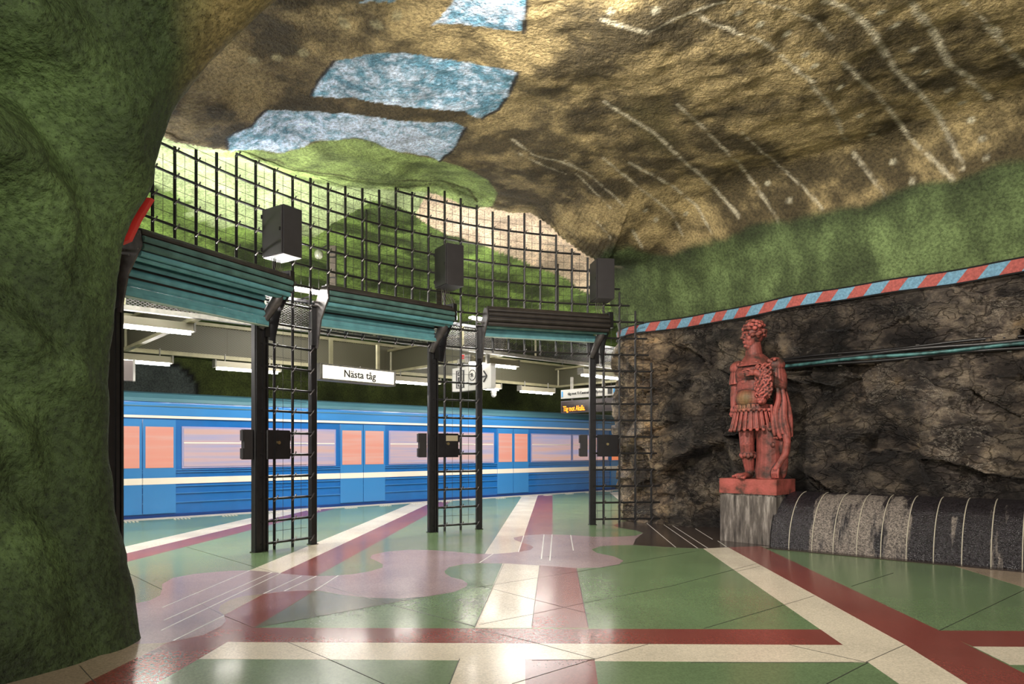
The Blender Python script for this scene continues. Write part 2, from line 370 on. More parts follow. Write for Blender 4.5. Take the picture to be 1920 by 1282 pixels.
def inpoly(X, Y, poly):
    poly = np.asarray([p[:2] for p in poly])
    r = np.zeros(X.shape, bool); n = len(poly)
    for i in range(n):
        x1, y1 = poly[i]; x2, y2 = poly[(i+1) % n]
        c = (y1 > Y) != (y2 > Y)
        with np.errstate(divide='ignore', invalid='ignore'): r ^= c & (X < (x2-x1)*(Y-y1)/(y2-y1+1e-12)+x1)
    return r
def pdist(X, Y, pts, closed=False):
    best = np.full(X.shape, 1e9); n = len(pts)
    if pts.shape[1] == 3 and len(X) == len(ZC[0]):
        for i in range(n if closed else n-1):
            a = pts[i]; d = pts[(i+1) % n]-a; l2 = (d**2).sum()+1e-9; Zq = ZC[0]
            t = np.clip(((X-a[0])*d[0]+(Y-a[1])*d[1]+(Zq-a[2])*d[2])/l2, 0, 1)
            best = np.minimum(best, np.sqrt((X-a[0]-t*d[0])**2+(Y-a[1]-t*d[1])**2+(Zq-a[2]-t*d[2])**2))
        return best
    pts = pts[:, :2]
    for i in range(n if closed else n-1):
        a = pts[i]; d = pts[(i+1) % n]-a; l2 = (d**2).sum()+1e-9; t = np.clip(((X-a[0])*d[0]+(Y-a[1])*d[1])/l2, 0, 1)
        best = np.minimum(best, np.hypot(X-a[0]-t*d[0], Y-a[1]-t*d[1]))
    return best
#@@CEIL
def build_ceiling():
    xs = np.concatenate([np.arange(-11, -4.5, .12), np.arange(-4.5, 7.5, .028), np.arange(7.5, 13, .12)])
    ys = np.concatenate([np.arange(-3.5, 5.8, .15), np.arange(5.8, 14.6, .028), np.arange(14.6, 27, .12)])
    X, Y = np.meshgrid(xs, ys, indexing='ij'); X = X.ravel(); Y = Y.ravel()
    # evaluate on a half-density lattice where wide, else direct
    Z = CEIL(X, Y); ZC[0] = Z; d = wall_d(X, Y); q = (X-T0.x)*TNRM.x+(Y-T0.y)*TNRM.y
    Z = np.maximum(Z, 3.9); keep = (d > -.1) & (q > -3.4)
    PP = np.stack([X, Y, Z], 1)
    brown = np.array([.29, .222, .105]); C = np.tile(brown, (len(X), 1))
    n1 = fbm(PP, 1.9, 5, 50, .6)
    t = sst(-.25, .35, n1)[:, None]; C = C*(.30+1.15*t)
    C *= (1+.25*fbm(PP, .7, 2, 60))[:, None]*np.array([1, 1, 1])
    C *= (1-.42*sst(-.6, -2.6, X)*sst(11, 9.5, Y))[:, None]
    def blend(m, col):
        nonlocal C
        m = np.clip(m, 0, 1)[:, None]; C = C*(1-m)+np.array(col)*m
    # side of the fence
    dist = np.full(X.shape, 1e9); side = np.zeros(X.shape); sidx = np.zeros(X.shape)
    for k in range(len(_si)):
        dx = X-_sp[k, 0]; dy = Y-_sp[k, 1]; r = np.hypot(dx, dy); m = r < dist
        dist = np.where(m, r, dist); side = np.where(m, dx*_sn[k, 0]+dy*_sn[k, 1], side); sidx = np.where(m, _si[k], sidx)
    back = side < 0
    # platform vault: meadow greens, a sand coloured run between two green hills
    gr = np.array([.13, .20, .045]); grn = gr*(.55+.8*sst(-.4, .4, fbm(PP*np.array([1, 1, 1]), 1.6, 5, 70, .6)))[:, None]
    streak = sst(.1, .5, ridge(np.stack([q*2.2+.4*fbm(PP, 1, 2, 5), (X*TD.x+Y*TD.y)*.45, X*0], 1), 1.3, 3, 77))[:, None]
    grn = grn*(.5+.95*streak)
    sand = np.array([.80, .62, .44])
    alongs = (X-T0.x)*TD.x+(Y-T0.y)*TD.y
    mg = back.astype(float)
    edge = pdist(X, Y, CU([(600, 420), (700, 378), (760, 390), (830, 430), (930, 470), (1040, 515), (1110, 560)]))
    hill = inpoly(X, Y, np.vstack([CU([(560, 470), (620, 420), (700, 375), (745, 385), (800, 420), (880, 450), (960, 480), (1060, 520), (1120, 560)])[:, :2], [(9, 26), (-12, 26), (-12, 9)]]))
    leftg = back & (sidx < 14) & (dist > 2.3+.8*fbm(PP, 1.1, 3, 71))
    m = mg*(hill | leftg)
    C = np.where((m > .5)[:, None], grn, C)
    pale = back & ~(hill | leftg); C = np.where(pale[:, None], np.where((sidx < 15.5)[:, None], np.array([.42, .52, .25])*(.7+.4*t), sand*(.7+.5*t)), C)
    # far side above the track is dark green
    # green hill in front of the fence top
    hp = CU([(300, 268), (360, 285), (432, 282), (470, 279), (525, 286), (560, 275), (600, 261), (660, 257), (700, 264), (740, 280), (820, 298), (870, 312), (915, 335), (935, 362), (925, 388), (880, 392), (840, 372), (740, 358), (640, 352), (560, 335), (480, 300), (440, 294), (330, 282)])
    hm = inpoly(X, Y, hp); he = pdist(X, Y, hp, True); a = np.where(hm, sst(0, .05, he), 0)
    pg = np.array([.28, .38, .12])*(.6+.7*sst(-.3, .4, fbm(PP, 2.6, 4, 88)))[:, None]
    C = C*(1-a[:, None])+pg*a[:, None]
    for ln in ([(444, 291), (520, 300), (570, 320), (660, 333), (780, 338), (840, 342), (880, 355), (898, 385)], [(740, 350), (800, 345), (850, 350)]):
        blend(.8*(1-sst(.015, .05, pdist(X, Y, CU(ln))))*~back, (.06, .06, .015))
    # the winding water, three fields with black margins
    for poly, dk in (([(582, 178), (596, 150), (613, 130), (626, 112), (700, 98), (760, 96), (800, 103), (860, 113), (920, 123), (960, 130), (972, 135), (955, 175), (935, 205), (905, 222), (870, 208), (820, 203), (760, 199), (705, 190), (660, 180), (620, 181)], [(582, 178), (613, 130), (626, 112)]),
                     ([(425, 270), (424, 256), (440, 247), (470, 236), (482, 222), (500, 205), (560, 208), (640, 211), (700, 217), (760, 226), (800, 228), (845, 226), (874, 238), (860, 262), (845, 285), (824, 302), (800, 292), (745, 282), (700, 265), (660, 257), (600, 261), (560, 277), (525, 287), (470, 280), (432, 284)], [(432, 284), (424, 262), (440, 247), (470, 236), (490, 210)]),
                     ([(806, 48), (830, 25), (845, 5), (850, -25), (990, -25), (985, 30), (980, 58), (930, 55), (880, 46), (850, 44)], []),
                     ([(672, 6), (690, -8), (705, -20), (770, -20), (740, 2), (700, 1)], [])):
        pp = CU(poly); mi = inpoly(X, Y, pp); e = pdist(X, Y, pp, True)
        w0 = np.array([.14, .33, .46]); w1 = np.array([.66, .78, .95]); k = sst(-.45, .35, fbm(PP, 11, 3, 91, .7)+.55*fbm(PP, 1.3, 2, 13)+.25*np.clip((Y-8.6)/2, -.6, 1))[:, None]  # water paler towards the fence: lamp light put into its colour
        wc = w0*(1-k)+w1*k; a = np.where(mi, sst(0, .025, e+.02*fbm(PP, 12, 2, 4)), 0)[:, None]; C = C*(1-a)+wc*a
    for ln in ([(582, 178), (596, 150), (613, 130), (626, 112)], [(972, 135), (955, 175), (935, 205), (905, 222)], [(427, 278), (424, 258), (440, 247), (470, 236), (482, 222), (500, 205)], [(874, 238), (860, 262), (845, 285), (824, 302)], [(990, -10), (987, 15), (982, 60)]):
        blend(.95*(1-sst(.012, .04, pdist(X, Y, CU(ln)))), (.012, .012, .016))
    # dark olive field on the brown
    dp = CU([(1130, 205), (1170, 182), (1235, 165), (1262, 172), (1285, 215), (1292, 265), (1262, 300), (1205, 285), (1160, 240)])
    blend(.75*np.where(inpoly(X, Y, dp), sst(0, .35, pdist(X, Y, dp, True)), 0), (.075, .062, .022))
    # pale strokes
    S = [([(340, 70), (420, 100), (510, 120), (600, 70), (700, 30), (790, 5)], 1), ([(690, 50), (760, 90), (850, 120), (930, 150), (985, 185)], 1), ([(1010, 205), (1070, 265), (1130, 305)], 1),
         ([(1130, 325), (1180, 380), (1210, 430), (1250, 520), (1290, 590), (1330, 640), (1410, 740)], 1.2), ([(920, 0), (1060, 40), (1130, 75), (1200, 140)], .8), ([(1240, 230), (1300, 290), (1370, 350), (1430, 430), (1490, 510), (1560, 580), (1650, 670)], 1),
         ([(1170, 0), (1240, 20), (1340, 100), (1390, 180), (1440, 260), (1530, 350), (1590, 420), (1640, 510), (1690, 630)], 1.3), ([(1490, 5), (1550, 80), (1600, 150), (1640, 240), (1700, 280), (1750, 330), (1790, 370)], 1.4),
         ([(1780, 90), (1860, 180), (1920, 240)], 1.2), ([(350, 380), (430, 430), (540, 500), (620, 580), (700, 650), (780, 730), (850, 810)], 1.2), ([(620, 390), (700, 460), (770, 530), (840, 600), (930, 720), (980, 790), (1010, 840)], 1),
         ([(860, 490), (940, 570), (1000, 620), (1080, 690), (1130, 740), (1175, 800)], .8), ([(440, 610), (540, 660), (620, 710), (690, 770), (750, 870)], 1.1), ([(340, 590), (450, 680), (540, 750), (600, 800), (640, 880)], .8), ([(200, 600), (310, 670), (420, 770)], .8),
         ([(240, 650), (370, 780)], .7), ([(450, 860), (490, 930)], 1), ([(0, 520), (80, 580), (200, 610), (300, 660)], .8), ([(0, 560), (100, 610), (200, 650)], .6), ([(310, 820), (370, 890)], .6), ([(1690, 1), (1760, 60), (1830, 120)], .7)]
    brk = sst(-.6, -.1, fbm(PP, 9, 3, 95))
    for ln, w in S:
        p = CU(dens([(960+a/2, b/2) for a, b in ln])); blend(.75*brk*(1-sst(.016*w, .038*w, pdist(X, Y, p)+.012*fbm(PP, 14, 2, 3))), (.62, .56, .40))
    for a, b in [(370, 40), (540, 40), (850, 45), (930, 90), (1030, 120), (1100, 200), (1135, 245), (1230, 322), (1390, 38), (1437, 95), (1505, 185), (1553, 267), (1640, 335), (1305, 432), (1350, 502), (1430, 607), (1500, 680), (1720, 450), (1780, 590), (960, 685), (1040, 752), (500, 787), (540, 825), (650, 800), (1690, 385), (1760, 522)]:
        p = CU([(960+a/2, b/2)])[0]; blend(.85*(1-sst(.03, .055, np.sqrt((X-p[0])**2+(Y-p[1])**2*.5+(Z-p[2])**2)+.012*fbm(PP, 20, 2, 8))), (.52, .48, .34))
    for a, b in [(475, 112), (520, 107), (568, 98), (645, 42), (706, 45), (745, 26)]:
        p = CU([(a, b)])[0]; blend(.6*(1-sst(.04, .07, np.hypot(X-p[0], (Y-p[1])*.7)+.03*fbm(PP, 20, 2, 8))), (.42, .38, .22))
    # green skirt along the rock wall, scalloped upper edge
    zz = Z+.13*fbm(PP, 1.6, 3, 64)-.10*np.abs(np.sin((X-Y)*1.9)); g2 = np.array([.105, .148, .055])*(.7+.75*sst(-.3, .35, fbm(PP*np.array([1, 1, .35]), 3.2, 4, 66)))[:, None]
    a = ((1-sst(5.12, 5.27, zz))*(d < 1.6)*((~back) | (sidx > 26.6)))[:, None]
    rim = (sst(4.85, 5.12, zz))[:, None]; g2 = g2*(1-.45*rim); C = C*(1-a)+g2*a
    # the track side is darker
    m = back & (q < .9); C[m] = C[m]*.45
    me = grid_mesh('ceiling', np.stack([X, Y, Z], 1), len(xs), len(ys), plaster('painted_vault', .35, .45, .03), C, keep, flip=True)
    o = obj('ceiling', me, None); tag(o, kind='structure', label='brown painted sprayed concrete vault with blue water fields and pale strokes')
build_ceiling()
#@@PILLAR
def build_left():
    prof = np.array([(-2.90, -.05), (-2.93, 0), (-2.97, .23), (-3.04, .64), (-3.08, .93), (-3.10, 1.34), (-3.12, 1.83), (-3.11, 2.33), (-3.08, 2.74), (-3.04, 3.07), (-2.97, 3.34), (-2.86, 3.54), (-2.79, 3.73), (-2.76, 3.91), (-2.68, 4.14), (-2.53, 4.35), (-2.31, 4.61), (-2.14, 4.80), (-2.0, 4.96), (-1.75, 5.22), (-1.3, 5.6), (-.6, 6.0), (.3, 6.35), (1.4, 6.7)])
    L = np.concatenate([[0], np.cumsum(np.hypot(*np.diff(prof, axis=0).T))]); t = np.arange(0, L[-1], .035)
    px = np.interp(t, L, prof[:, 0]); pz = np.interp(t, L, prof[:, 1])
    for _ in range(3): px[1:-1] = (px[:-2]+2*px[1:-1]+px[2:])/4; pz[1:-1] = (pz[:-2]+2*pz[1:-1]+pz[2:])/4
    dx = np.gradient(px); dz = np.gradient(pz); l = np.hypot(dx, dz); nx = -dz/l; nz = dx/l   # outward (left/up)
    A = list(np.concatenate([np.arange(8, 5, -.25), np.arange(5, 0.0, -.035)])); O = []
    for a in A: O.append(.30*a+.22*max(a-.25, 0)**1.2*.3 if a > .3 else .30*a*(a/.3)*.8+.0)
    for w in np.linspace(0, PI/2, 14)[1:]: A.append(-.32*math.sin(w)); O.append(.32*(1-math.cos(w)))
    for o in (.5, .8, 1.3, 2, 3, 4.5): A.append(-.34); O.append(o)
    A = np.array(A); O = np.array(O)
    AA, TT = np.meshgrid(np.arange(len(A)), np.arange(len(t)), indexing='ij'); AA = AA.ravel(); TT = TT.ravel()
    a = A[AA]; o = O[AA]
    # keep the arch shallow overhead and the depth of the corner leaning with height
    Y0 = 5.27-.0*pz[TT]
    nz_ = nz[TT]; nx_ = nx[TT]
    foot = .22*np.exp(-pz[TT]/.35)*(a > 0)
    X = px[TT]+nx_*(o)+foot*0; Z = pz[TT]+np.maximum(nz_, -.25)*o*.8; Y = Y0-a
    PP = np.stack([X, Y, Z], 1)
    wgt = sst(.0, .8, np.abs(a))*.8+.2
    disp = (.38*fbm(PP, .75, 2, 101)+.20*fbm(PP, 1.7, 3, 110))*wgt+.018*fbm(PP, 7, 4, 120)
    fold = ridge(PP@np.array([[.6, 0, .3], [0, .7, .5], [.5, .3, .6]]), .7, 2, 130); disp += -.2*sst(.35, .85, fold)*wgt
    for cv, am, wd in (([(3.9, 3.95), (4.2, 3.8), (4.6, 3.84), (4.9, 3.6), (5.08, 3.45), (5.18, 3.1), (5.2, 2.8)], .24, .17), ([(3.9, 2.3), (4.2, 2.2), (4.6, 1.95), (4.9, 1.75), (5.1, 1.7)], .13, .20), ([(5.0, 1.46), (4.93, 1.04), (5.0, .65), (4.9, .2)], .08, .18), ([(3.8, 3.2), (4.3, 3.1), (4.6, 2.9), (4.8, 2.5), (4.85, 2.2)], .07, .12), ([(3.9, 4.6), (4.5, 4.45), (4.9, 4.2)], .08, .15)):
        dd = pdist(Y, Z, np.array(cv)); disp = disp+(-am*np.exp(-(dd/wd)**2)+am*.5*np.exp(-((dd-wd*2.2)/(wd*1.3))**2))*sst(.03, .6, a)
    disp = disp*np.where(Z < .3, .4+.6*np.clip(Z/.3, 0, 1), 1)
    X = X-nx_*disp; Z = Z-nz_*disp*.6; 
    PP = np.stack([X, Y, Z], 1)
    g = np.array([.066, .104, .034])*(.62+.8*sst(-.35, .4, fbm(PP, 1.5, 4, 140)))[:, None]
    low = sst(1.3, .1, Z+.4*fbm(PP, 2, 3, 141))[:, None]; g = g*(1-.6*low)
    br = np.array([.20, .155, .06])*(.7+.5*sst(-.3, .4, fbm(PP, 1.2, 3, 150)))[:, None]
    k = sst(-.10, .35, (X+.497*Y)+.12*fbm(PP, 1.5, 3, 151))*sst(3.75, 4.0, Z+.0*Y)
    C = g*(1-k[:, None])+br*k[:, None]
    p = np.array([-1.95, 0, 4.55]); 
    # red stripe end just behind the corner
    r = ((a < -.2) & (o > .12) & (Z > 3.05) & (Z < 3.75)); C[r] = (.55, .05, .03)
    r = ((a < -.2) & (o > .12) & (Z > 2.7) & (Z <= 3.05)); C[r] = (.6, .45, .40)
    keep = (Z < CEIL(X, Y)+.35) | (Y < 5)
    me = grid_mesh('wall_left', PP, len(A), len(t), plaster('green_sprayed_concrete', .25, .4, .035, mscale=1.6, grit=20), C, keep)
    obj('wall_left', me, None, kind='structure', label='bulging green sprayed concrete pier arching over the left')
build_left()
#@@ROCK
WS = spline(WL, 40); WLen = np.concatenate([[0], np.cumsum(np.hypot(*np.diff(WS, axis=0).T))])
def WP(s):
    x = np.interp(s, WLen, WS[:, 0]); y = np.interp(s, WLen, WS[:, 1])
    x2 = np.interp(s+.15, WLen, WS[:, 0]); y2 = np.interp(s+.15, WLen, WS[:, 1]); x1 = np.interp(s-.15, WLen, WS[:, 0]); y1 = np.interp(s-.15, WLen, WS[:, 1])
    tx = x2-x1; ty = y2-y1; l = np.hypot(tx, ty)+1e-9; return x, y, -ty/l, tx/l       # point and normal into the hall
def build_rock():
    ss = np.concatenate([np.arange(.2, 3.5, .1), np.arange(3.5, WLen[-1]-5, .025), np.arange(WLen[-1]-5, WLen[-1]-.2, .1)])
    zs = np.arange(-.06, 4.06, .025)
    S, Z = np.meshgrid(ss, zs, indexing='ij'); S = S.ravel(); Z = Z.ravel(); x, y, nx, ny = WP(S)
    PP = np.stack([S, Z*0, Z], 1)
    rng = np.random.RandomState(5); n = 260
    def facets(n, sc, seed, tilt):
        rng = np.random.RandomState(seed); c = np.stack([rng.uniform(0, WLen[-1], n), rng.uniform(-.3, 4.3, n)], 1); gr = rng.normal(0, tilt, (n, 2)); of = rng.normal(0, sc, n)
        wx = S+.25*fbm(PP, 1.5, 3, seed); wz = Z*1.0+.25*fbm(PP, 1.5, 3, seed+5); bd = np.full(S.shape, 1e9); v = np.zeros(S.shape)
        for k in range(n):
            dx = wx-c[k, 0]; dz = (wz-c[k, 1])*1.25; r = dx*dx+dz*dz; m = r < bd; bd = np.where(m, r, bd); v = np.where(m, of[k]+gr[k, 0]*dx+gr[k, 1]*dz, v)
        return v
    d = facets(110, .10, 5, .28)+facets(500, .035, 6, .22)+.10*fbm(PP, .6, 2, 12)+.05*fbm(PP, 3, 5, 14, .6)
    d -= .07*sst(.72, .9, ridge(PP, .9, 3, 18))
    d = np.clip(d, -.35, .22)
    d = d*(1-sst(3.5, 3.95, Z))*.95+.03*sst(3.5, 3.95, Z)*0
    d *= np.where(Z < .15, .6, 1)
    X = x+nx*d; Y = y+ny*d
    C = np.ones((len(S), 3))
    # platform lamp glow painted onto the rock at its corner, darker wet seams further along
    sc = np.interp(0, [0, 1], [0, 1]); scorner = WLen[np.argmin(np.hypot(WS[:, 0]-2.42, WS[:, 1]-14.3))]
    corner_glow = sst(scorner-1.4, scorner-.6, S+.3*fbm(PP, 1.5, 3, 23))[:, None]; C = C*(1-corner_glow)+np.array([2.3, 2.1, 1.75])*corner_glow
    wet = sst(.1, .5, fbm(np.stack([S*1.8, Z*.35, S*0], 1), 1, 4, 25))[:, None]; C = C*(1-.55*wet*(1-corner_glow))
    lite = sst(.05, .4, fbm(np.stack([S*.8, Z*.5, S*0], 1), 1, 3, 29))[:, None]; C = C*(1.15+1.1*lite*(1-corner_glow))
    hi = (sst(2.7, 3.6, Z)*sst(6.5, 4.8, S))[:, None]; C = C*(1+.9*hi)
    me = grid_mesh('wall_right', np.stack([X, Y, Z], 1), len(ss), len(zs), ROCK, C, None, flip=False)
    obj('wall_right', me, None, kind='structure', label='bare dark blasted rock wall below the striped border')
    return scorner
SCORNER = build_rock()
# painted candy stripe blocks along the foot of the plaster
REDST = mat('stripe_red', (.42, .10, .085), .8, noise=.25, nscale=30, bump=.01, bscale=60); BLUST = mat('stripe_blue', (.16, .33, .46), .8, noise=.25, nscale=30, bump=.01, bscale=60)
tr = thing('trim_1', None, None, (4.75, 11.5, 3.9)); tr['kind'] = 'structure'; tr['label'] = 'border of slanting red and blue blocks between plaster and rock'
def stripe_z(s): return 3.93+.012*math.sin(s*1.7)+.008*math.sin(s*4.1+1)+.05*max(0, (SCORNER-s)/8)
s = 1.5; k = 0
while s < SCORNER+2.2:
    w = .25; mb = MB(); vs = []; n = 5
    for side_ in (0, 1):
        for j in range(n+1):
            for e, (dz, sl) in enumerate(((-.085, -.07), (.085, .07))):
                q = s+w*j/n+sl*-1; x, y, nx, ny = WP(q); o = .02 if side_ == 0 else .075
                zz = stripe_z(q)+dz*(1 if s < SCORNER-.5 else .8); vs.append((float(x+nx*(o+.02*(e))), float(y+ny*(o+.02*e)), zz))
    m = 2*(n+1); fs = []
    for j in range(n):
        a = 2*j; fs += [(a, a+2, a+3, a+1), (m+a+1, m+a+3, m+a+2, m+a), (a+1, a+3, m+a+3, m+a+1), (a, m+a, m+a+2, a+2)]
    fs += [(0, 1, m+1, m), (2*n, m+2*n, m+2*n+1, 2*n+1)]
    mb.add(vs, fs); obj('stripe_block', mb, REDST if k % 2 else BLUST, tr); s += w; k += 1
t2 = thing('trim_2', None, None, (-3.1, 5.7, 3.4)); t2['kind'] = 'structure'; t2['label'] = 'end of the red painted border beside the green pier'
obj('stripe_block', MB().prism([(-3.28, 5.72, 3.22), (-3.21, 5.72, 3.25), (-3.13, 5.72, 3.42), (-3.02, 5.72, 3.60), (-3.22, 5.72, 3.62)], (0, 0, 0), (0, .05, 0)), mat('stripe_red_fresh', (.60, .04, .03), .7), t2)
mb = MB(); mb2 = MB()
for dz, m_ in ((.098, mb), (-.098, mb2)):
    pts = []
    for q in np.arange(1.5, SCORNER+2.2, .1):
        x, y, nx, ny = WP(q); pts.append((float(x+nx*.09), float(y+ny*.09), stripe_z(q)+dz*(1 if q < SCORNER-.5 else .85)))
    m_.tube(pts, .012, 5); obj('black_edge_line', m_, INK, tr)
# tunnel wall beyond the track, track bed, passage ends
def build_far():
    ss = np.arange(-6, 26, .12); zs = np.arange(-1.2, 4.2, .12); S, Z = np.meshgrid(ss, zs, indexing='ij'); S = S.ravel(); Z = Z.ravel()
    q = -1.72+.10*fbm(np.stack([S, Z, S*0], 1), .7, 4, 55)
    # behind the train body: 2.9 m deep box, so the wall stands clear of it
    q = q-1.5
    X = T0.x+TD.x*S+TNRM.x*q; Y = T0.y+TD.y*S+TNRM.y*q
    PP = np.stack([X, Y, Z], 1); C = np.array([.075, .10, .022])*(.5+.9*sst(-.4, .4, fbm(PP, 1.2, 4, 56)))[:, None]
    m = (S > -6) & (((S+.6)/3.2)**4+((Z-2.6)/1.3)**4 < 1); C[m] = (.10, .125, .115)
    rim = np.abs(((S+.6)/3.2)**4+((Z-2.6)/1.3)**4-1.05) < .08; C[rim] = (.008, .008, .008)
    me = grid_mesh('wall_far', PP, len(ss), len(zs), plaster('dark_green_plaster', .3, .5, .02), C); obj('wall_far', me, None, kind='structure', label='dark green tunnel wall behind the train')
build_far()
#@@FLOOR
TG = terrazzo('terrazzo_green', (.14, .215, .105)); TR = terrazzo('terrazzo_red', (.22, .055, .045)); TW = terrazzo('terrazzo_cream', (.68, .61, .48), .09)
TL = terrazzo('terrazzo_grey', (.33, .24, .245)); TDK = terrazzo('terrazzo_dark', (.045, .032, .027)); TT_ = terrazzo('terrazzo_tan', (.36, .28, .20), .1); TO = terrazzo('terrazzo_olive', (.12, .13, .085)); TWH = mat('white_inlay', (.6, .58, .53), .3); TJ = mat('joint_line', (.035, .035, .03), .5)
floor = thing('floor', None, None, (0, 6, 0)); floor['kind'] = 'structure'; floor['label'] = 'polished green terrazzo floor with red and cream bands'
e0 = TP(-7, .02); e1 = TP(24, .02); mb = MB(); mb.prism([(e0.x, e0.y, 0), (e1.x, e1.y, 0), (14, 22, 0), (14, -3, 0), (-9, -3, 0), (-13, 4, 0)], (0, 0, -.12), (0, 0, 0)); obj('terrazzo_ground', mb, TG, floor)
LV = [0]
def inlay(name, pts, m, world=False):
    LV[0] += 1; z = .0003+.00005*LV[0]
    pp = pts if world else [G(*p) for p in pts]
    mb = MB(); mb.prism([(a, b, 0) for a, b in pp], (0, 0, -.004), (0, 0, z)); return obj(name, mb, m, floor)
def strip(pts, w, m, name='divider_strip'):
    LV[0] += 1; z = .0020+.000006*LV[0]
    pp = [Vector((*G(*p), 0)) for p in pts]; mb = MB(); L_ = []; R_ = []
    for i, p in enumerate(pp):
        t = (pp[min(i+1, len(pp)-1)]-pp[max(i-1, 0)]).normalized(); n = Vector((-t.y, t.x, 0))*w/2; L_.append(p+n); R_.append(p-n)
    mb.prism(L_+R_[::-1], (0, 0, -.002), (0, 0, z)); return obj(name, mb, m, floor)
def ext(a, b, y):                    # x on the line a-b at image row y
    return (a[0]+(b[0]-a[0])*(y-a[1])/(b[1]-a[1]), y)
# far bands
inlay('terrazzo_band', [(150, 1044), (150, 1058), (221, 1041), (473, 981), (600, 951), (560, 950), (473, 970), (219, 1028)], TW)
inlay('terrazzo_band', [(221, 1041), (150, 1058), (150, 1077), (223, 1057), (473, 992.6), (640, 950), (600, 951), (473, 981)], TR)
inlay('terrazzo_band', [(468, 1069), (758, 949), (775, 942), (812, 941), (794, 949), (525, 1074.6)], TW)
inlay('terrazzo_band', [(525, 1074.6), (794, 949), (812, 941), (845, 941), (803, 964), (593, 1080), (560, 1080)], TR)
inlay('terrazzo_band', [(898, 1055), (976, 934), (980, 928), (1010, 928), (1007.6, 931), (972, 1035), (960, 1056)], TW)
inlay('terrazzo_band', [(972, 1035), (1007.6, 931), (1009, 928), (1036, 928), (1036, 1003), (1030, 1040), (966, 1056)], TR)
inlay('terrazzo_band', [(1143, 923), (1195, 966), (1218, 966), (1172, 921)], TW)
inlay('terrazzo_band', [(1172, 921), (1218, 966), (1240, 955), (1190, 918)], TR)
# near bands
inlay('terrazzo_band', [(494, 1113.6), (420, 1153), (313, 1205), (200, 1261), (60, 1330), (0, 1360), (170, 1360), (292, 1282), (373, 1235), (426.6, 1203.5), (476, 1176.7), (590, 1107), (540, 1100)], TR)
inlay('terrazzo_band', [(476, 1176.7), (1545, 1180), (1590, 1209), (426.6, 1203.5)], TR)
inlay('terrazzo_band', [(426.6, 1203.5), (1580, 1209), (1630, 1242), (373, 1235)], TW)
inlay('terrazzo_band', [(862, 1235.5), (985, 1236), (985, 1400), (800, 1400)], TW)
inlay('terrazzo_band', [(985, 1236), (1115, 1236.5), (1137, 1400), (985, 1400)], TR)
inlay('terrazzo_band', [(945, 1050), (890.4, 1177), (997, 1177), (1012, 1055)], TW)
inlay('terrazzo_band', [(1012, 1055), (997, 1177), (1103.5, 1177), (1080.5, 1058)], TR)
inlay('terrazzo_band', [(1295, 1012), (1628, 1241.6), (1686, 1282), (1860, 1400), (2020, 1400), (1814, 1282), (1697, 1208.6), (1340, 1012)], TW)
inlay('terrazzo_band', [(1340, 1012), (1697, 1208.6), (1814, 1282), (2020, 1400), (2200, 1400), (1920, 1262), (1761, 1182), (1426, 1023.7), (1400, 1012)], TR)
inlay('terrazzo_band', [(1755, 1182), (2400, 1185), (2400, 1216), (1824.5, 1212)], TR)
inlay('terrazzo_band', [(1824.5, 1212), (2400, 1216), (2400, 1250), (1893.6, 1246)], TW)
inlay('terrazzo_band', [(313, 1205), (262, 1206), (120, 1206), (-60, 1300), (60, 1330), (200, 1261)], TT_)
inlay('terrazzo_band', [(1786, 1060), (1920, 1068), (2100, 1080), (2100, 1140), (1920, 1101)], TT_)
# curving grey figure and the dark figure by the rock
top_ = [(150, 1150), (245, 1133), (280, 1126), (300, 1116), (304, 1105), (304, 1095), (325, 1083), (367, 1075.5), (430, 1070), (468, 1069.5), (492, 1071), (525, 1074.6), (560, 1078), (593, 1080), (627, 1079), (660, 1076.5), (694, 1071), (717, 1064), (718, 1058), (708, 1052.5), (694, 1046), (698, 1040), (725, 1034), (767, 1030.6), (808, 1031), (850, 1034), (892, 1038), (925, 1038.5), (954, 1036.5), (975, 1034), (994, 1031), (1000, 1026), (994, 1021), (979, 1017), (965, 1012), (963, 1008), (981, 1004), (1020, 1001.6), (1070, 1003), (1114, 1006), (1150, 1006.5), (1192, 1004), (1206, 999), (1192, 994), (1160, 989), (1150, 985), (1165, 980), (1200, 975), (1250, 970), (1420, 980), (1470, 1030)]
bot_ = [(1426, 1023.7), (1362, 1026), (1320, 1028), (1280, 1027), (1187, 1021.5), (1153, 1022), (1125, 1024), (1109, 1030), (1119.6, 1036.7), (1151, 1043), (1169, 1051), (1161, 1057.6), (1127, 1063.5), (1080.5, 1065), (1010, 1060), (945, 1056), (899, 1055.5), (870, 1057), (842, 1063), (833, 1071), (836, 1076), (846, 1082), (867, 1087), (877, 1094), (873, 1100), (850, 1110), (804, 1118), (746, 1121.8), (683, 1120), (642, 1115), (600, 1107.5), (570, 1107), (530, 1109), (494, 1113.6), (460, 1117), (434, 1123), (414, 1134), (410, 1144), (420, 1153), (424, 1164), (416, 1173), (382, 1190), (313, 1205), (262, 1207), (150, 1207)]
inlay('curving_inlay', top_+bot_, TL)
inlay('curving_inlay', [(1206, 999), (1192, 994), (1160, 989), (1150, 985), (1165, 978), (1200, 973), (1300, 968), (1440, 980), (1470, 1028), (1426, 1023.7), (1362, 1026), (1320, 1028), (1280, 1027), (1187, 1021.5), (1192, 1010)], TDK)
inlay('curving_inlay', [(476, 1176.7), (590, 1108), (642, 1115), (683, 1120), (746, 1122), (804, 1118), (850, 1110), (727, 1131.7), (600, 1155)], TO)
inlay('curving_inlay', [(494, 1113.6), (460, 1117), (434, 1123), (414, 1134), (410, 1144), (420, 1153)], TT_)
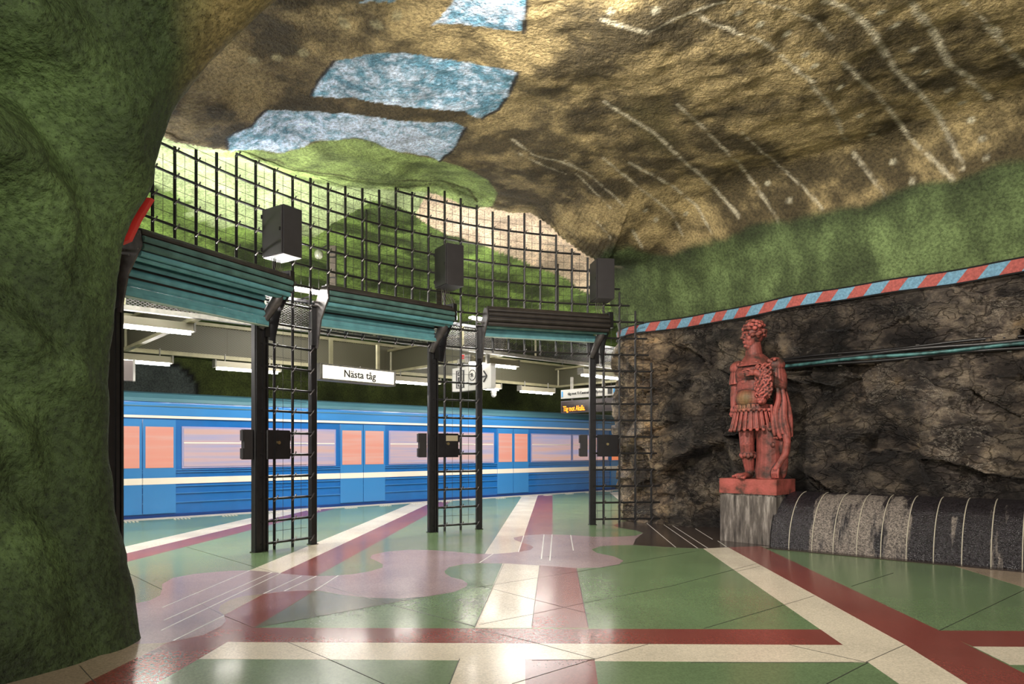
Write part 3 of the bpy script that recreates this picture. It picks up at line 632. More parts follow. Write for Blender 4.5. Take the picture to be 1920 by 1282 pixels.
for a in ([(468, 1069.5), (304, 1139)], [(510, 1073), (307, 1163)], [(525, 1075), (302, 1182)], [(565, 1080), (494, 1113)], [(593, 1080), (533, 1108)], [(420, 1154), (325, 1201)], [(634, 1079), (590, 1107)], [(1020, 1002), (1015, 1048)], [(1035, 1002), (1031, 1051)], [(1070, 1003), (1075, 1032)], [(982, 1004), (972, 1035)], [(925, 1038), (899, 1055)], [(1213, 981), (1267, 1026)], [(1244, 983), (1308, 1027.5)], [(1260, 984.5), (1327, 1027.5)], [(1304, 991), (1336, 1011)], [(1346, 1014), (1362, 1025)]):
    strip(a, .016, TWH)
for a in ([(226, 1067), (304, 1105)], [(346, 1024), (476, 1062), (525, 1075)], [(600, 1095), (727, 1132), (890, 1174)], [(540, 1204), (615, 1235), (720, 1282)], [(476, 1177), (600, 1155), (727, 1131.7), (880, 1103), (1080, 1072), (1310, 1032)],
          [(898, 1171), (1000, 1151), (1093.6, 1130.5), (1257, 1099), (1420, 1056)], [(997, 1238), (1115, 1236), (1220, 1206)], [(1320, 1178), (1527, 1117)], [(1380, 1071.5), (1426, 1061)], [(1622, 1242), (1697, 1208.6)], [(1550, 1282), (1628, 1241.6)], [(1596, 1099), (1675, 1074)], [(1761, 1182), (1920, 1106)],
          [(862, 1235), (842, 1282)], [(945, 1056), (890.4, 1174.7)], [(1011.5, 1060), (997, 1174.7)], [(1080.5, 1065), (1103, 1174.7)], [(1115, 1235), (960, 1282)], [(1115, 1235), (1000, 1204), (900, 1180)], [(1295, 1242), (1628, 1241.6)], [(900, 1098), (1103, 1150)], [(476, 1177), (420, 1154), (370, 1128)], [(150, 1249), (180, 1282)], [(1480, 1209), (1625, 1242)]):
    strip(a, .005, TJ, 'joint_line')
# platform edge and its studs, gutter along the fountain
inlay('edge_slab', [tuple(TP(-7, .03))[:2], tuple(TP(24, .03))[:2], tuple(TP(24, .42))[:2], tuple(TP(-7, .42))[:2]], TW, True)
mb = MB(); s = -3.
while s < 20:
    for j in range(5):
        for i in range(2): mb.ball(TP(s+j*.07, .62+.07*i+.0*s, .004), (.022, .022, .012), nu=6, nv=4)
    s += 1.0
obj('tactile_stud', mb, WHITE, floor, kind='stuff')
for s, w in ((-2, 0),): pass
mb = MB(); mb.prism([tuple(TP(-7, .03)), tuple(TP(24, .03)), tuple(TP(24, 0.0)), tuple(TP(-7, 0.0))], (0, 0, -1.2), (0, 0, -.001)); obj('platform_face', mb, mat('dark_concrete', (.03, .03, .03), .8), floor)
mb = MB(); mb.prism([tuple(TP(-8, .3)), tuple(TP(26, .3)), tuple(TP(26, -4)), tuple(TP(-8, -4))], (0, 0, -1.35), (0, 0, -1.2)); obj('track_bed', mb, mat('dark_concrete'), floor)
#@@FENCE
fl = P3(12, 0); fence = thing('lattice_fence', 'black steel lattice screen of round bars curving across the hall with three gateways', 'fence', fl)
posts = [(-1.75, .20, 3.3), (5.15, .19, 3.32), (8.12, .11, 3.42), (15.2, .14, 3.46), (18.15, .10, 3.6), (25.3, .125, 3.63)]
rend = {0: 29.6, 1: 29.5, 2: 29.5, 3: 29.3, 4: 29.4, 5: 29.6, 6: 29.7, 7: 29.4, 8: 29.2, 9: 29.1, 10: 28.8, 11: 28.7, 12: 28.5, 13: 27.6, 14: 27, 15: 26.3, 16: 24.5, 17: 22.9, 18: 18.0}
clips = MB(); wires = MB(); clipn = 0
def curve_pts(a, b, z, off):
    n = max(2, int((b-a)*2)+1); return [P3(a+(b-a)*k/(n-1), z, off) for k in range(n)]
panels = [(5.15, 8.12), (15.2, 18.15), (25.3, 99)]
for r in range(19):
    z = RH(r)
    segs = [(a, min(b, rend[r])) for a, b in panels] if r < 10 else [({16: -2.5, 17: 3.9, 18: 12.9}.get(r, -2.5), rend[r])]
    for a, b in segs:
        if b <= a: continue
        obj('horizontal_bar', MB().tube(curve_pts(a, b, z, .036), .019, 6), BARM, fence)
        for i in range(math.ceil(a), int(b)+1):
            if i <= 29 and topz(i) > z-.05:
                t, n = TN(i); p = P3(i, z, .03)
                clips.tube([p-t*.035-Vector((0, 0, .045))+n*.012, p+n*.03, p+t*.035+Vector((0, 0, .045))+n*.012], .011, 4)
    z += RS/2
    for a, b in segs:
        b = b-.3
        if b > a and r < 18: wires.tube(curve_pts(a, b, z, -.02), .0035, 3)
for i in range(-3, 30):
    inp = any(a < i < b for a, b in panels); zt = topz(i) if i >= 0 else topz(0)
    zb = 0 if inp else RH(10)-.05
    obj('vertical_bar', MB().tube([P3(i, zb), P3(i, zt)], .022, 6), BARM, fence)
    j = i+.5
    if j < 29:
        inp = any(a < j < b for a, b in panels); zt2 = min(topz(max(j, 0)), zt if i >= 0 else 9)-.05
        wires.tube([P3(j, RH(0) if inp else RH(10), -.016), P3(j, zt2, -.016)], .0035, 3)
for a in (5.55, 15.6, 25.62): wires.tube([P3(a, RH(0), -.016), P3(a, 3.4, -.016)], .0035, 3)
obj('wire_mesh', wires, WIRE, fence, kind='stuff'); obj('bar_clip', clips, mat('clip_wire', (.12, .11, .11), .3, .7), fence, kind='stuff')
for i, w, h in posts:
    t, n = TN(i); M = Matrix(((t.x, n.x, 0), (t.y, n.y, 0), (0, 0, 1))); mb = MB(); c = P3(i, h/2, 0)
    d = .09
    mb.box(c, (w, d, h), M, bev=.008)
    if w > .13:
        for q in (-.3, .3): mb.box(c+t*w*q+n*(d/2+.008), (w*.22, .016, h), M)
        mb.box(c-n*.0+t*(w/2+.015), (.03, .13, h), M)
    mb.box(P3(i, .006, 0), (w+.02, d+.03, .012), M)
    obj('gate_post', mb, BLACK, fence)
# key boxes on the gate posts
for i, lab, st in ((5.15, 'black lock box on the left gate post, below eye level', 0), (15.2, 'black lock box on the middle gate post with a Telefon sticker', 1), (25.3, 'black lock box on the right gate post near the rock', 2)):
    t, n = TN(i); M = Matrix(((t.x, n.x, 0), (t.y, n.y, 0), (0, 0, 1))); z0 = 1.56
    b = thing('lock_box', lab, 'lock box', P3(i, z0-.23, .0), 0, 'lock boxes on the gate posts')
    w0 = .10; c = P3(i, z0, 0)
    right = c+t*(.30)+n*.03; obj('box_body', MB().box(right, (.42, .10, .43), M, bev=.012), BLACK, b)
    obj('cover_plate', MB().box(right+n*.056+t*.06, (.27, .014, .41), M), BLACK, b)
    left = c-t*(.17)-n*.03; mb = MB().box(left, (.14, .07, .43), M)
    for dz in (-.13, .13): mb.box(left-t*.08+Vector((0, 0, dz)), (.03, .06, .15), M)
    obj('side_plate', mb, CABM, b)
    for dz in (-.12, .12): obj('hinge', MB().box(right+t*.225+Vector((0, 0, dz)), (.03, .05, .12), M), BLACK, b)
    k = MB(); kc = right+n*.065+t*-.02+Vector((0, 0, .03)); k.tube([kc, kc+n*.02], .026, 12); obj('keyhole', k, mat('brass', (.45, .36, .18), .3, .9), b)
    if st == 1:
        s_ = MB().box(right+n*.066+t*.06+Vector((0, 0, .13)), (.24, .006, .10), M); obj('sticker', s_, mat('sticker_tan', (.42, .36, .24), .5), b)
# control cabinets
def cabinet(i, z0, h, w, dp, lab):
    t, n = TN(i); M = Matrix(((t.x, n.x, 0), (t.y, n.y, 0), (0, 0, 1))); c = P3(i, z0+h/2, dp/2+.06)
    b = thing('control_cabinet', lab, 'cabinet', P3(i, z0, .05), 0, 'control cabinets above the gateways')
    obj('cabinet_body', MB().box(c, (w, dp, h), M, bev=.006), CABM, b)
    d = MB().box(c-t*(w/2+.012), (.024, dp-.03, h-.03), M, bev=.004); obj('cabinet_door', d, CABM, b)
    lt = MB().box(c-t*(w/2+.03)+n*(dp/2-.05), (.014, .02, .05), M); obj('latch', lt, BLACK, b)
    for dz in (-.22, .22): obj('hinge', MB().box(c-t*(w/2+.02)-n*(dp/2-.01)+Vector((0, 0, dz*h/.65)), (.03, .02, .06), M), BLACK, b)
    for k in range(5):
        p0 = c-t*(w*.3-.035*k)-n*(dp*.25)-Vector((0, 0, h/2)); p3 = p0+Vector((0, 0, -.30))+t*(.12+.01*k)-n*.02
        obj('cable', MB().tube([p0, p0+Vector((0, 0, -.10))+t*.01, (p0+p3)/2+Vector((0, 0, -.03))+t*.015*(k-2), p3], .006, 5), mat('cable_grey', (.12, .10, .09), .6), b)
cabinet(5.75, 4.27, .70, .33, .46, 'black control cabinet above the left gateway, largest, its underside lit')
cabinet(15.85, 4.36, .72, .33, .46, 'black control cabinet above the middle lattice panel')
cabinet(25.65, 4.36, .76, .34, .46, 'black control cabinet highest at the right end of the screen')
#@@SHUTTERS
def shutter(ia, ib, zb, zc, R, lab, kind):
    A = P3(ia, 0, .02); B = P3(ib, 0, .02); e = (B-A).normalized(); n = Vector((e.y, -e.x, 0)); L_ = (B-A).length; U = Vector((0, 0, 1))
    th = thing('roller_shutter', lab, 'shutter', A+U*zb, 0, 'roller shutters over the gateways')
    off = .30; x0 = A+n*off; x1 = B+n*off+e*(.16); RL = (x1-x0).length
    obj('barrel', MB().tube([x0+U*zc, x1+U*zc], R-.02, 20), BLACK, th)
    # wrapped slats: convex strips around the barrel
    ns = 11
    for k in range(ns):
        a0 = 2*PI*k/ns; a1 = 2*PI*(k+.80)/ns; mb = MB(); sec = []
        for j in range(5):
            a = a0+(a1-a0)*j/4; rr = R+.024*math.sin(PI*j/4); sec.append(n*math.cos(a)*rr+U*math.sin(a)*rr)
        for j in range(4, -1, -1):
            a = a0+(a1-a0)*j/4; rr = R-.022; sec.append(n*math.cos(a)*rr+U*math.sin(a)*rr)
        mb.prism([x0+U*zc+q for q in sec], e*.0, e*RL)
        am = (a0+a1)/2; up = math.sin(am)
        m = BROWNS if kind == 3 else (BROWNS if up > .45 else TEALD if up > -.35 else TEAL)  # upward slats darker: shade above the low light put into their colour
        if kind == 3 and up < -.97: m = TEALD
        obj('slat', mb, m, th)
    # hanging curtain
    ztop = zc-.02; sh = .115; k = 0; z = zb+.13
    oo = .10
    while z < ztop:
        tt = (z-zb)/(ztop-zb); o0 = oo+.0*tt; sec = []
        for j in range(5): sec.append(n*(o0+.03*math.sin(PI*j/4))+U*(z+(sh-.026)*j/4))
        sec += [n*(o0-.012)+U*(z+sh-.026), n*(o0-.012)+U*z]
        obj('slat', MB().prism([A+q for q in sec], e*.02, e*(L_-.02)), TEAL, th)
        obj('slat_joint', MB().prism([A+n*(o0-.012)+U*(z+sh-.026), A+n*(o0+.004)+U*(z+sh-.026), A+n*(o0+.004)+U*(z+sh), A+n*(o0-.012)+U*(z+sh)], e*.02, e*(L_-.02)), BLACK, th)
        z += sh; k += 1
    mb = MB(); mb.prism([A+n*(oo-.03)+U*zb, A+n*(oo+.04)+U*(zb+.0), A+n*(oo+.045)+U*(zb+.05), A+n*(oo+.02)+U*(zb+.06), A+n*(oo+.02)+U*(zb+.12), A+n*(oo-.02)+U*(zb+.12)], e*-.02, e*(L_+.02)); obj('bottom_rail', mb, TEAL, th)
    obj('rail_lip', MB().prism([A+n*(oo-.03)+U*(zb-.012), A+n*(oo+.045)+U*(zb-.012), A+n*(oo+.045)+U*zb, A+n*(oo-.03)+U*zb], e*-.02, e*(L_+.02)), mat('pale_lip', (.35, .45, .38), .5), th)
    for q in (.10, L_-.10):
        c = A+e*q+n*(oo+.052)+U*(zb+.03); M = Matrix(((e.x, n.x, 0), (e.y, n.y, 0), (0, 0, 1))); obj('rail_bracket', MB().box(c, (.22, .014, .055), M), TEAL, th)
    # end plates (a tapering plate reaching down to the post) and the motor
    pl = [n*(off+R*.95)+U*(zc-.05), n*(off+R*.75)+U*(zc+R*.75), n*(off-.05)+U*(zc+R*1.02), n*(off-R*.9)+U*(zc+R*.4), n*(.0)+U*(zc-.12), n*(-.02)+U*(zc-.75), n*(.10)+U*(zc-.78), n*(off*.75)+U*(zc-.35)]
    obj('end_plate', MB().prism([A+q for q in pl], e*-.03, e*-.008), STEELP, th)
    M = Matrix(((e.x, n.x, 0), (e.y, n.y, 0), (0, 0, 1)))
    obj('channel_post', MB().box(A-e*.06+n*.02+U*(zc-.42), (.07, .10, .62), M), BLACK, th)
    for dz in (0, .05): obj('bracket_strip', MB().box(A-e*.07+n*(.10+dz*1.2)+U*(zc-.12+dz), (.12, .06, .02), Matrix.Rotation(.0, 3, 'Z') @ M), STEELP, th)
    # right end: motor box and curved arm
    mc = x1+e*.06+U*(zc+.08); obj('motor_box', MB().box(mc, (.10, .22, .30), M, bev=.01), BLACK, th)
    arm = [(off+.02, zc-.02, .09), (off-.06, zc-.22, .085), (off-.18, zc-.38, .07), (.06, zc-.5, .06), (.03, zc-.62, .05)]
    mb = MB(); mb.tube([B+e*(.10-.03*k_)+n*a+U*z for k_, (a, z, w) in enumerate(arm)], [w for a, z, w in arm], 8); obj('curved_arm', mb, STEELP, th, smooth=True)
    obj('end_plate', MB().prism([B+q for q in pl], e*.165, e*.185), BLACK, th)
    obj('channel_post', MB().box(B+e*.07+n*.02+U*(zc-.50), (.09, .12, .46), M), BLACK, th)
    for k_ in range(10):
        a = 2*PI*k_/10; mb = MB(); c = x0-e*.012+U*zc+(n*math.cos(a)+U*math.sin(a))*(R-.03); mb.tube([c, c-e*.02], .012, 6)
        if k_ % 2: obj('bolt', mb, GALV, th)
shutter(-1.5, 5.2, 3.28, 3.86, .17, 'teal roller shutter over the left gateway, longest and nearest', 1)
shutter(8.25, 15.15, 3.41, 3.84, .17, 'teal roller shutter over the middle gateway with dusty roll toned darker for shade', 2)
shutter(18.3, 25.25, 3.58, 3.90, .18, 'roller shutter over the right gateway with dark brown roll', 3)
#@@GANTRY
EXPM = meshmat('expanded_metal', (.02, .017, .016), 78.); EXPF = meshmat('expanded_metal_olive', (.10, .095, .06), 78.)
gan = thing('overhead_gantry', 'steel walkway frame with expanded metal sides hanging over the platform', 'gantry', TP(6, 2.8, 3.5))
def webplane(name, a, b, z0, z1, m, parent):
    a = Vector(a); b = Vector(b); me = bpy.data.meshes.new(name); I = wm(parent).inverted(); L_ = (b-a).length
    U = Vector((0, 0, 1)); me.from_pydata([tuple(I @ (a+U*z0)), tuple(I @ (b+U*z0)), tuple(I @ (b+U*z1)), tuple(I @ (a+U*z1))], [], [(0, 1, 2, 3)])
    uv = me.uv_layers.new(name='uv'); 
    for k, c in enumerate(((0, 0), (L_*.62, 0), (L_*.62, z1-z0), (0, z1-z0))): uv.data[k].uv = c
    me.materials.append(m); o = bpy.data.objects.new(name, me); COL.objects.link(o); o.parent = parent; return o
def bx(a, b, w, h, zc):
    a = Vector(a); b = Vector(b); e = (b-a).normalized(); n = Vector((-e.y, e.x, 0)); M = Matrix(((e.x, n.x, 0), (e.y, n.y, 0), (0, 0, 1)))
    c = (a+b)/2; return MB().box(Vector((c.x, c.y, zc)), ((b-a).length, w, h), M)
qn = (Vector((-5.67, 9.77, 0))-T0).dot(TNRM); qf = .47
na, nb = TP(-3, qn), TP(17.5, qn); fa, fb = TP(-4, qf), TP(19, qf)
obj('lower_flange', bx(na, nb, .10, .07, 3.535), GALV, gan); obj('upper_flange', bx(na, nb, .10, .05, 4.02), BLACK, gan)
s = -3
while s < 17.4: webplane('mesh_panel', TP(s, qn-.01), TP(s+2.04, qn-.01), 3.57, 4.0, EXPM, gan); obj('stiffener', MB().tube([TP(s, qn+.03, 3.57), TP(s, qn+.03, 4.0)], .03, 4), CREAM, gan); s += 2.05
obj('lower_flange', bx(fa, fb, .12, .08, 3.54), CREAM, gan); obj('upper_flange', bx(fa, fb, .12, .07, 4.24), CREAM, gan)
s = -4
while s < 18.9: webplane('mesh_panel', TP(s, qf), TP(s+2.04, qf), 3.58, 4.21, EXPF, gan); s += 2.05
obj('back_plate', bx(TP(-4, qf-.08), TP(19, qf-.08), .01, .62, 3.9), mat('olive_plate', (.07, .06, .035), .7), gan)
for s in (0.1, 6.36, 12.7, 18.5):
    a = TP(s, qf); b = TP(s, qn); obj('cross_flange', bx(a, b, .10, .06, 3.53), CREAM, gan); obj('cross_flange', bx(a, b, .10, .06, 4.1), CREAM, gan)
    webplane('mesh_panel', a, b, 3.56, 4.08, EXPF, gan); obj('cross_plate', bx(a+TD*.05, b+TD*.05, .01, .5, 3.82), mat('olive_plate'), gan)
    obj('stiffener', MB().tube([TP(s, qf+.1, 3.56), TP(s, qf+.1, 4.1)], .035, 4), CREAM, gan)
for s in (-2, 3, 8, 13, 17):
    for q in (qn, qf): obj('hanger_rod', MB().tube([TP(s, q, 4.02), TP(s, q, float(CEIL(np.array([TP(s, q).x]), np.array([TP(s, q).y]))[0])+.05)], .02, 6), BLACK, gan)
# luminaires
def lamp(p, s0, s1, z, lab, tubem, up=False, grp='fluorescent lamps over the platform'):
    t = thing('fluorescent_lamp', lab, 'lamp', p+TD*((s0+s1)/2)+Vector((0, 0, z)), 0, grp); a = p+TD*s0; b = p+TD*s1; U = Vector((0, 0, 1)); d = -1 if not up else 1
    n = TNRM; sec = [n*.07+U*(z+.16), n*-.07+U*(z+.16), n*-.09+U*(z+.03), n*.09+U*(z+.03)]
    if not up:
        obj('housing', MB().prism([a+q for q in sec], TD*0, TD*(s1-s0)), mat('lamp_housing', (.22, .20, .14), .45, .2), t)
        for e, q in ((a, -.01), (b, .01)): obj('end_cap', MB().box(e+TD*q+U*(z+.10), (.03, .19, .16), Matrix(((TD.x, n.x, 0), (TD.y, n.y, 0), (0, 0, 1)))), GALV, t)
        obj('tube', MB().tube([a+TD*.03+U*(z-.005), b-TD*.03+U*(z-.005)], .022, 8), tubem, t)
        for q in (.15, .85): obj('hanger', MB().tube([a+(b-a)*q+U*(z+.16), a+(b-a)*q+U*(3.52 if z < 3.4 else z+.2)], .015, 5), GALV, t)
    else:
        obj('housing', MB().prism([a+n*.02+U*(z-.05), a-n*.02+U*(z-.05), a-n*.02+U*(z+.03), a+n*.02+U*(z+.03)], TD*0, TD*(s1-s0)), mat('lamp_housing'), t)
        for q in (-.045, .045): obj('tube', MB().tube([a+n*q+U*z, b+n*q+U*z], .02, 8), tubem, t)
        for q in (.1, .9): obj('bracket', MB().tube([a+(b-a)*q+U*(z-.05), a+(b-a)*q-n*.45+U*4.03], .015, 5), BLACK, t)
LN = Vector((-5.97, 10.25, 0)); LF = Vector((-7.67, 13.2, 0)); LU = Vector((-3.6, 10.9, 0))
lamp(LN, -.4, 1.11, 3.35, 'fluorescent lamp seen through the left gateway, nearest and highest, below the teal shutter', TUBE)
lamp(LN, 6.75, 8.15, 3.35, 'fluorescent lamp right of the middle lattice panel, above the white arrow sign', TUBE)
lamp(LN, 10.33, 11.8, 3.35, 'fluorescent lamp behind the right gate post, above the platform signs', TUBE)
for a, b, lab in ((-.4, 1.0, 'fluorescent lamp low in the left gateway, beside the green pier'), (1.86, 3.25, 'fluorescent lamp in the left gateway touching the first lattice panel'), (4.2, 5.5, 'fluorescent lamp mostly behind the Nästa tåg sign'), (6.25, 7.65, 'fluorescent lamp right of the Nästa tåg sign'), (8.4, 9.8, 'fluorescent lamp just behind the white arrow sign'), (10.6, 12.0, 'fluorescent lamp farthest, right of the small white camera')):
    lamp(LF, a, b, 3.2, lab, TUBE)
for a, b, lab in ((-2.6, -1.1, 'added unseen twin lamp behind the right end of the left shutter'), (-.9, .62, 'bright twin lamp glaring between the first two shutters'), (3.75, 4.75, 'bright twin lamp glaring between the second and third shutters'), (8.6, 10.1, 'bright twin lamp behind the right shutter roll')):  # the one behind the left shutter is added, hidden, to light the vault
    lamp(LU, a, b, 4.08, lab, TUBEUP, True, 'bright lamps lighting the vault')
# poles behind the fence
for i, off, z0, z1, lab in ((10.6, -.7, 4.0, 5.0, 'short brown pole with a lamp head behind the lattice left of the middle'), (16.9, -.9, 3.6, 5.25, 'brown wooden pole behind the lattice beside the middle cabinet'), (-1.1, -.8, 3.9, 5.0, 'brown pole behind the lattice at the green pier')):
    c = P3(i, 0, off); t = thing('pole', lab, 'pole', c+Vector((0, 0, z0)), 0); obj('shaft', MB().box(c+Vector((0, 0, (z0+z1)/2)), (.10, .08, z1-z0)), mat('old_wood', (.045, .035, .024), .8, noise=.4), t)
    for dz in (.12, .2, .55): obj('band', MB().box(c+Vector((0, 0, z1-dz)), (.11, .09, .02)), BLACK, t)
    if i == 10.6:
        obj('lamp_arm', MB().tube([c+Vector((0, 0, z1-.02)), c+Vector((-.1, 0, z1+.02)), c+Vector((-.22, 0, z1-.05))], .015, 6), BLACK, t); obj('bulb', MB().ball(c+Vector((-.25, 0, z1-.14)), (.08, .08, .09)), mat('glass_globe', (.16, .17, .12), .1), t, smooth=True)
#@@SIGNS
def text(body, size, loc, ex, ez, m, parent, name='lettering', depth=.004, bold=0, align='CENTER', sx=1):
    c = bpy.data.curves.new(name, 'FONT'); c.body = body; c.size = size; c.extrude = depth; c.align_x = align; c.align_y = 'CENTER'; c.offset = bold; c.resolution_u = 3
    tmp = bpy.data.objects.new(name, c); COL.objects.link(tmp); dg = bpy.context.evaluated_depsgraph_get(); me = bpy.data.meshes.new_from_object(tmp.evaluated_get(dg)); bpy.data.objects.remove(tmp)
    ex = Vector(ex).normalized(); ez = Vector(ez).normalized(); ey = ez; nn = ex.cross(ez); loc = Vector(loc)
    I = wm(parent).inverted()
    for v in me.vertices: v.co = I @ (loc+ex*v.co.x*sx+ey*v.co.y+nn*v.co.z)
    me.materials.clear(); me.materials.append(m); o = bpy.data.objects.new(name, me); COL.objects.link(o); o.parent = parent; return o
U = Vector((0, 0, 1))
def board(lab, a, b, z0, z1, th, name, m, cat='sign'):
    a = Vector((*a, 0)); b = Vector((*b, 0)); e = (b-a).normalized(); n = Vector((e.y, -e.x, 0)); t = thing(name, lab, cat, (a+b)/2+U*z0)
    M = Matrix(((e.x, n.x, 0), (e.y, n.y, 0), (0, 0, 1))); c = (a+b)/2+U*(z0+z1)/2; w = (b-a).length
    obj('case', MB().box(c-n*th/2, (w, th, z1-z0), M, bev=.01), m, t); return t, e, n, M, c, w
t, e, n, M, c, w = board('illuminated hanging sign reading Nästa tåg', (-3.72, 13.2), (-2.50, 14.65), 2.84, 3.16, .24, 'hanging_sign', mat('sign_case', (.06, .055, .05), .4))
obj('lit_face', MB().box(c+n*.006, (w-.10, .014, .26), M), SIGNLIT, t)
obj('sign_frame', MB().box(c+n*.004+U*.145, (w-.02, .03, .03), M).box(c+n*.004-U*.145, (w-.02, .03, .03), M).box(c+n*.004+e*(w/2-.03), (.05, .03, .3), M).box(c+n*.004-e*(w/2-.03), (.05, .03, .3), M), GALV, t)
text('Nästa tåg', .21, c+n*.02-U*.005, e, U, INK, t, bold=.002)
for q in (-.62, .55): obj('hanger_post', MB().box(c+e*q-n*.1+U*.42, (.07, .05, .54), M), CREAM, t)
t, e, n, M, c, w = board('white hanging sign with lift symbol, telephone ring and right arrow', (-1.38, 15.65), (-.45, 14.6), 2.80, 3.33, .14, 'hanging_sign', WHITE)
q = c+n*.006-e*.38; obj('lift_symbol', MB().box(q, (.30, .006, .40), M), INK, t); obj('lift_symbol_white', MB().box(q+n*.004+e*.0, (.20, .006, .36), M), WHITE, t); obj('lift_symbol_inner', MB().box(q+n*.008, (.16, .006, .10), M).box(q+n*.008+U*.12, (.16, .006, .09), M).box(q+n*.008-U*.12, (.16, .006, .09), M), INK, t)
for sg in (1, -1): obj('small_arrow', MB().prism([q+n*.012+U*(.155*sg), q+n*.012+U*(.10*sg)+e*.04, q+n*.012+U*(.10*sg)-e*.04], n*0, n*.004), WHITE, t)
text('i', .10, q+n*.013, e, U, WHITE, t)
q2 = c+n*.006+e*.06+U*.06; mb = MB(); mb.tube([q2+(e*math.cos(a)+U*math.sin(a))*.115 for a in np.linspace(0, 2*PI, 25)], .008, 4, False); obj('ring', mb, INK, t)
text('SL', .12, q2+n*.004, e, U, INK, t); text('Telefon', .075, c+n*.008+e*.06-U*.14, e, U, INK, t)
q3 = c+n*.008+e*.46; mb = MB()
for a, b_ in (((-.12, 0), (.10, 0)), ((.0, .12), (.11, 0)), ((.0, -.12), (.11, 0))): mb.tube([q3+e*a[0]+U*a[1], q3+e*b_[0]+U*b_[1]], .018, 4)
obj('arrow', mb, INK, t)
for q in (-.5, .5): obj('hanger_post', MB().box(c+e*q-n*.07+U*.36, (.06, .08, .22), M), GALV, t)
t, e, n, M, c, w = board('white direction board with blue ends, behind the right gate post', (1.33, 18.65), (2.63, 17.25), 2.86, 3.10, .12, 'direction_board', WHITE)
for q in (-1, 1): obj('blue_end', MB().box(c+n*.006+e*q*(w/2-.06), (.05, .006, .15), M), BLUEP, t)
obj('walking_symbol', MB().box(c+n*.006+e*(w/2-.2), (.13, .006, .16), M), INK, t); text('tåg mot T-Centralen – Hjulsta', .10, c+n*.008-e*.08, e, U, INK, t)
for q in (-.6, .5): obj('hanger_post', MB().box(c+e*q-n*.06+U*.28, (.06, .06, .34), M), GALV, t)
t, e, n, M, c, w = board('dark display board with amber letters reading Tåg mot Akalla', (1.33, 18.65), (2.63, 17.25), 2.47, 2.80, .16, 'display_board', mat('display_case', (.05, .04, .045), .35))
text('Tåg mot Akalla.', .20, c+n*.012-e*.46-U*.06, e, U, LED, t, bold=.001, sx=.62)
obj('screen_glass', MB().box(c+n*.003, (w-.06, .008, .27), M), mat('dark_glass', (.03, .02, .02), .2), t)
for q in (-.6, .6): obj('hanger_post', MB().box(c+e*q-n*.08+U*.2, (.04, .04, .12), M), GALV, t)
t = thing('surveillance_camera', 'small white dome camera under the far beam', 'camera', TP(9.9, .9, 3.1)); q = TP(9.95, .55, 0)
obj('mount', MB().tube([q+U*3.5, q+U*3.2], .05, 8), WHITE, t); obj('housing', MB().box(q+U*3.25, (.18, .18, .16), bev=.03), WHITE, t); obj('dome', MB().ball(q+U*3.13, (.085, .085, .09)), mat('dome_white', (.5, .5, .48), .2), t, smooth=True)
t = thing('notice_plate', 'tiny red and white plate under the near beam', 'sign', LN+TD*6.6+U*3.4); q = LN+TD*6.6; M = Matrix(((1, 0, 0), (0, 1, 0), (0, 0, 1)))
obj('plate', MB().box(q+U*3.47, (.09, .03, .13)), WHITE, t); obj('red_field', MB().box(q+U*3.49-Vector((0, .018, 0)), (.06, .008, .04)).box(q+U*3.44-Vector((0, .018, 0)), (.06, .008, .03)), REDP, t)
t, e, n, M, c, w = board('grey sign box seen from its end at the edge of the left gateway', (-6.9, 9.9), (-5.83, 10.55), 2.55, 2.86, .14, 'hanging_sign', mat('sign_grey', (.20, .17, .17), .5))
obj('end_frame', MB().box(c+e*(w/2-.01), (.03, .16, .33), M), WHITE, t); obj('hanger_post', MB().box(c-e*.0+e*(w/2-.3)+U*.38, (.05, .05, .5), M), GALV, t)
#@@TRAIN
TB = mat('train_blue', (.012, .13, .42), .22, .0, noise=.06, nscale=3, coat=.8); TB2 = mat('train_light_blue', (.04, .21, .52), .22, 0, coat=.8); TCR = mat('train_cream', (.85, .76, .66), .3, coat=.5)
TWIN = mat('lit_window', (.3, .25, .3), .12, emit=(.80, .50, .56), es=.5); TDOOR = mat('lit_door_window', (.4, .2, .1), .12, emit=(1, .36, .16), es=.55)
def litwin(name, cols, es):
    m = bpy.data.materials.new(name); m.use_nodes = True; nt = m.node_tree; N = nt.nodes; L = nt.links; b = N['Principled BSDF']; b.inputs['Base Color'].default_value = (.2, .18, .22, 1); b.inputs['Roughness'].default_value = .1
    g = N.new('ShaderNodeNewGeometry'); mp = N.new('ShaderNodeMapping'); mp.inputs['Scale'].default_value = (.22, .22, 7); L.new(g.outputs['Position'], mp.inputs['Vector'])
    n = N.new('ShaderNodeTexNoise'); n.inputs['Scale'].default_value = 1.4; n.inputs['Detail'].default_value = 4; L.new(mp.outputs[0], n.inputs['Vector'])
    r = N.new('ShaderNodeValToRGB'); e = r.color_ramp.elements
    while len(e) < len(cols): e.new(.5)
    for k, c in enumerate(cols): e[k].position = .34+.32*k/(len(cols)-1); e[k].color = (*c, 1)
    L.new(n.outputs['Fac'], r.inputs[0]); L.new(r.outputs[0], b.inputs['Emission Color']); b.inputs['Emission Strength'].default_value = es; return m
TWIN = litwin('lit_window_interior', [(.42, .42, .72), (.62, .46, .58), (.80, .50, .50), (.95, .48, .30)], .38); TDOOR = litwin('lit_door_interior', [(.95, .36, .18), (1, .25, .06), (1, .22, .04)], .48)
TPIL = mat('window_pillar', (.30, .30, .50), .3)
TROOF = mat('train_roof', (.06, .16, .20), .5)
train = thing('metro_train', 'blue metro train with cream stripe standing along the platform', 'train', TP(6, -.1, 0))
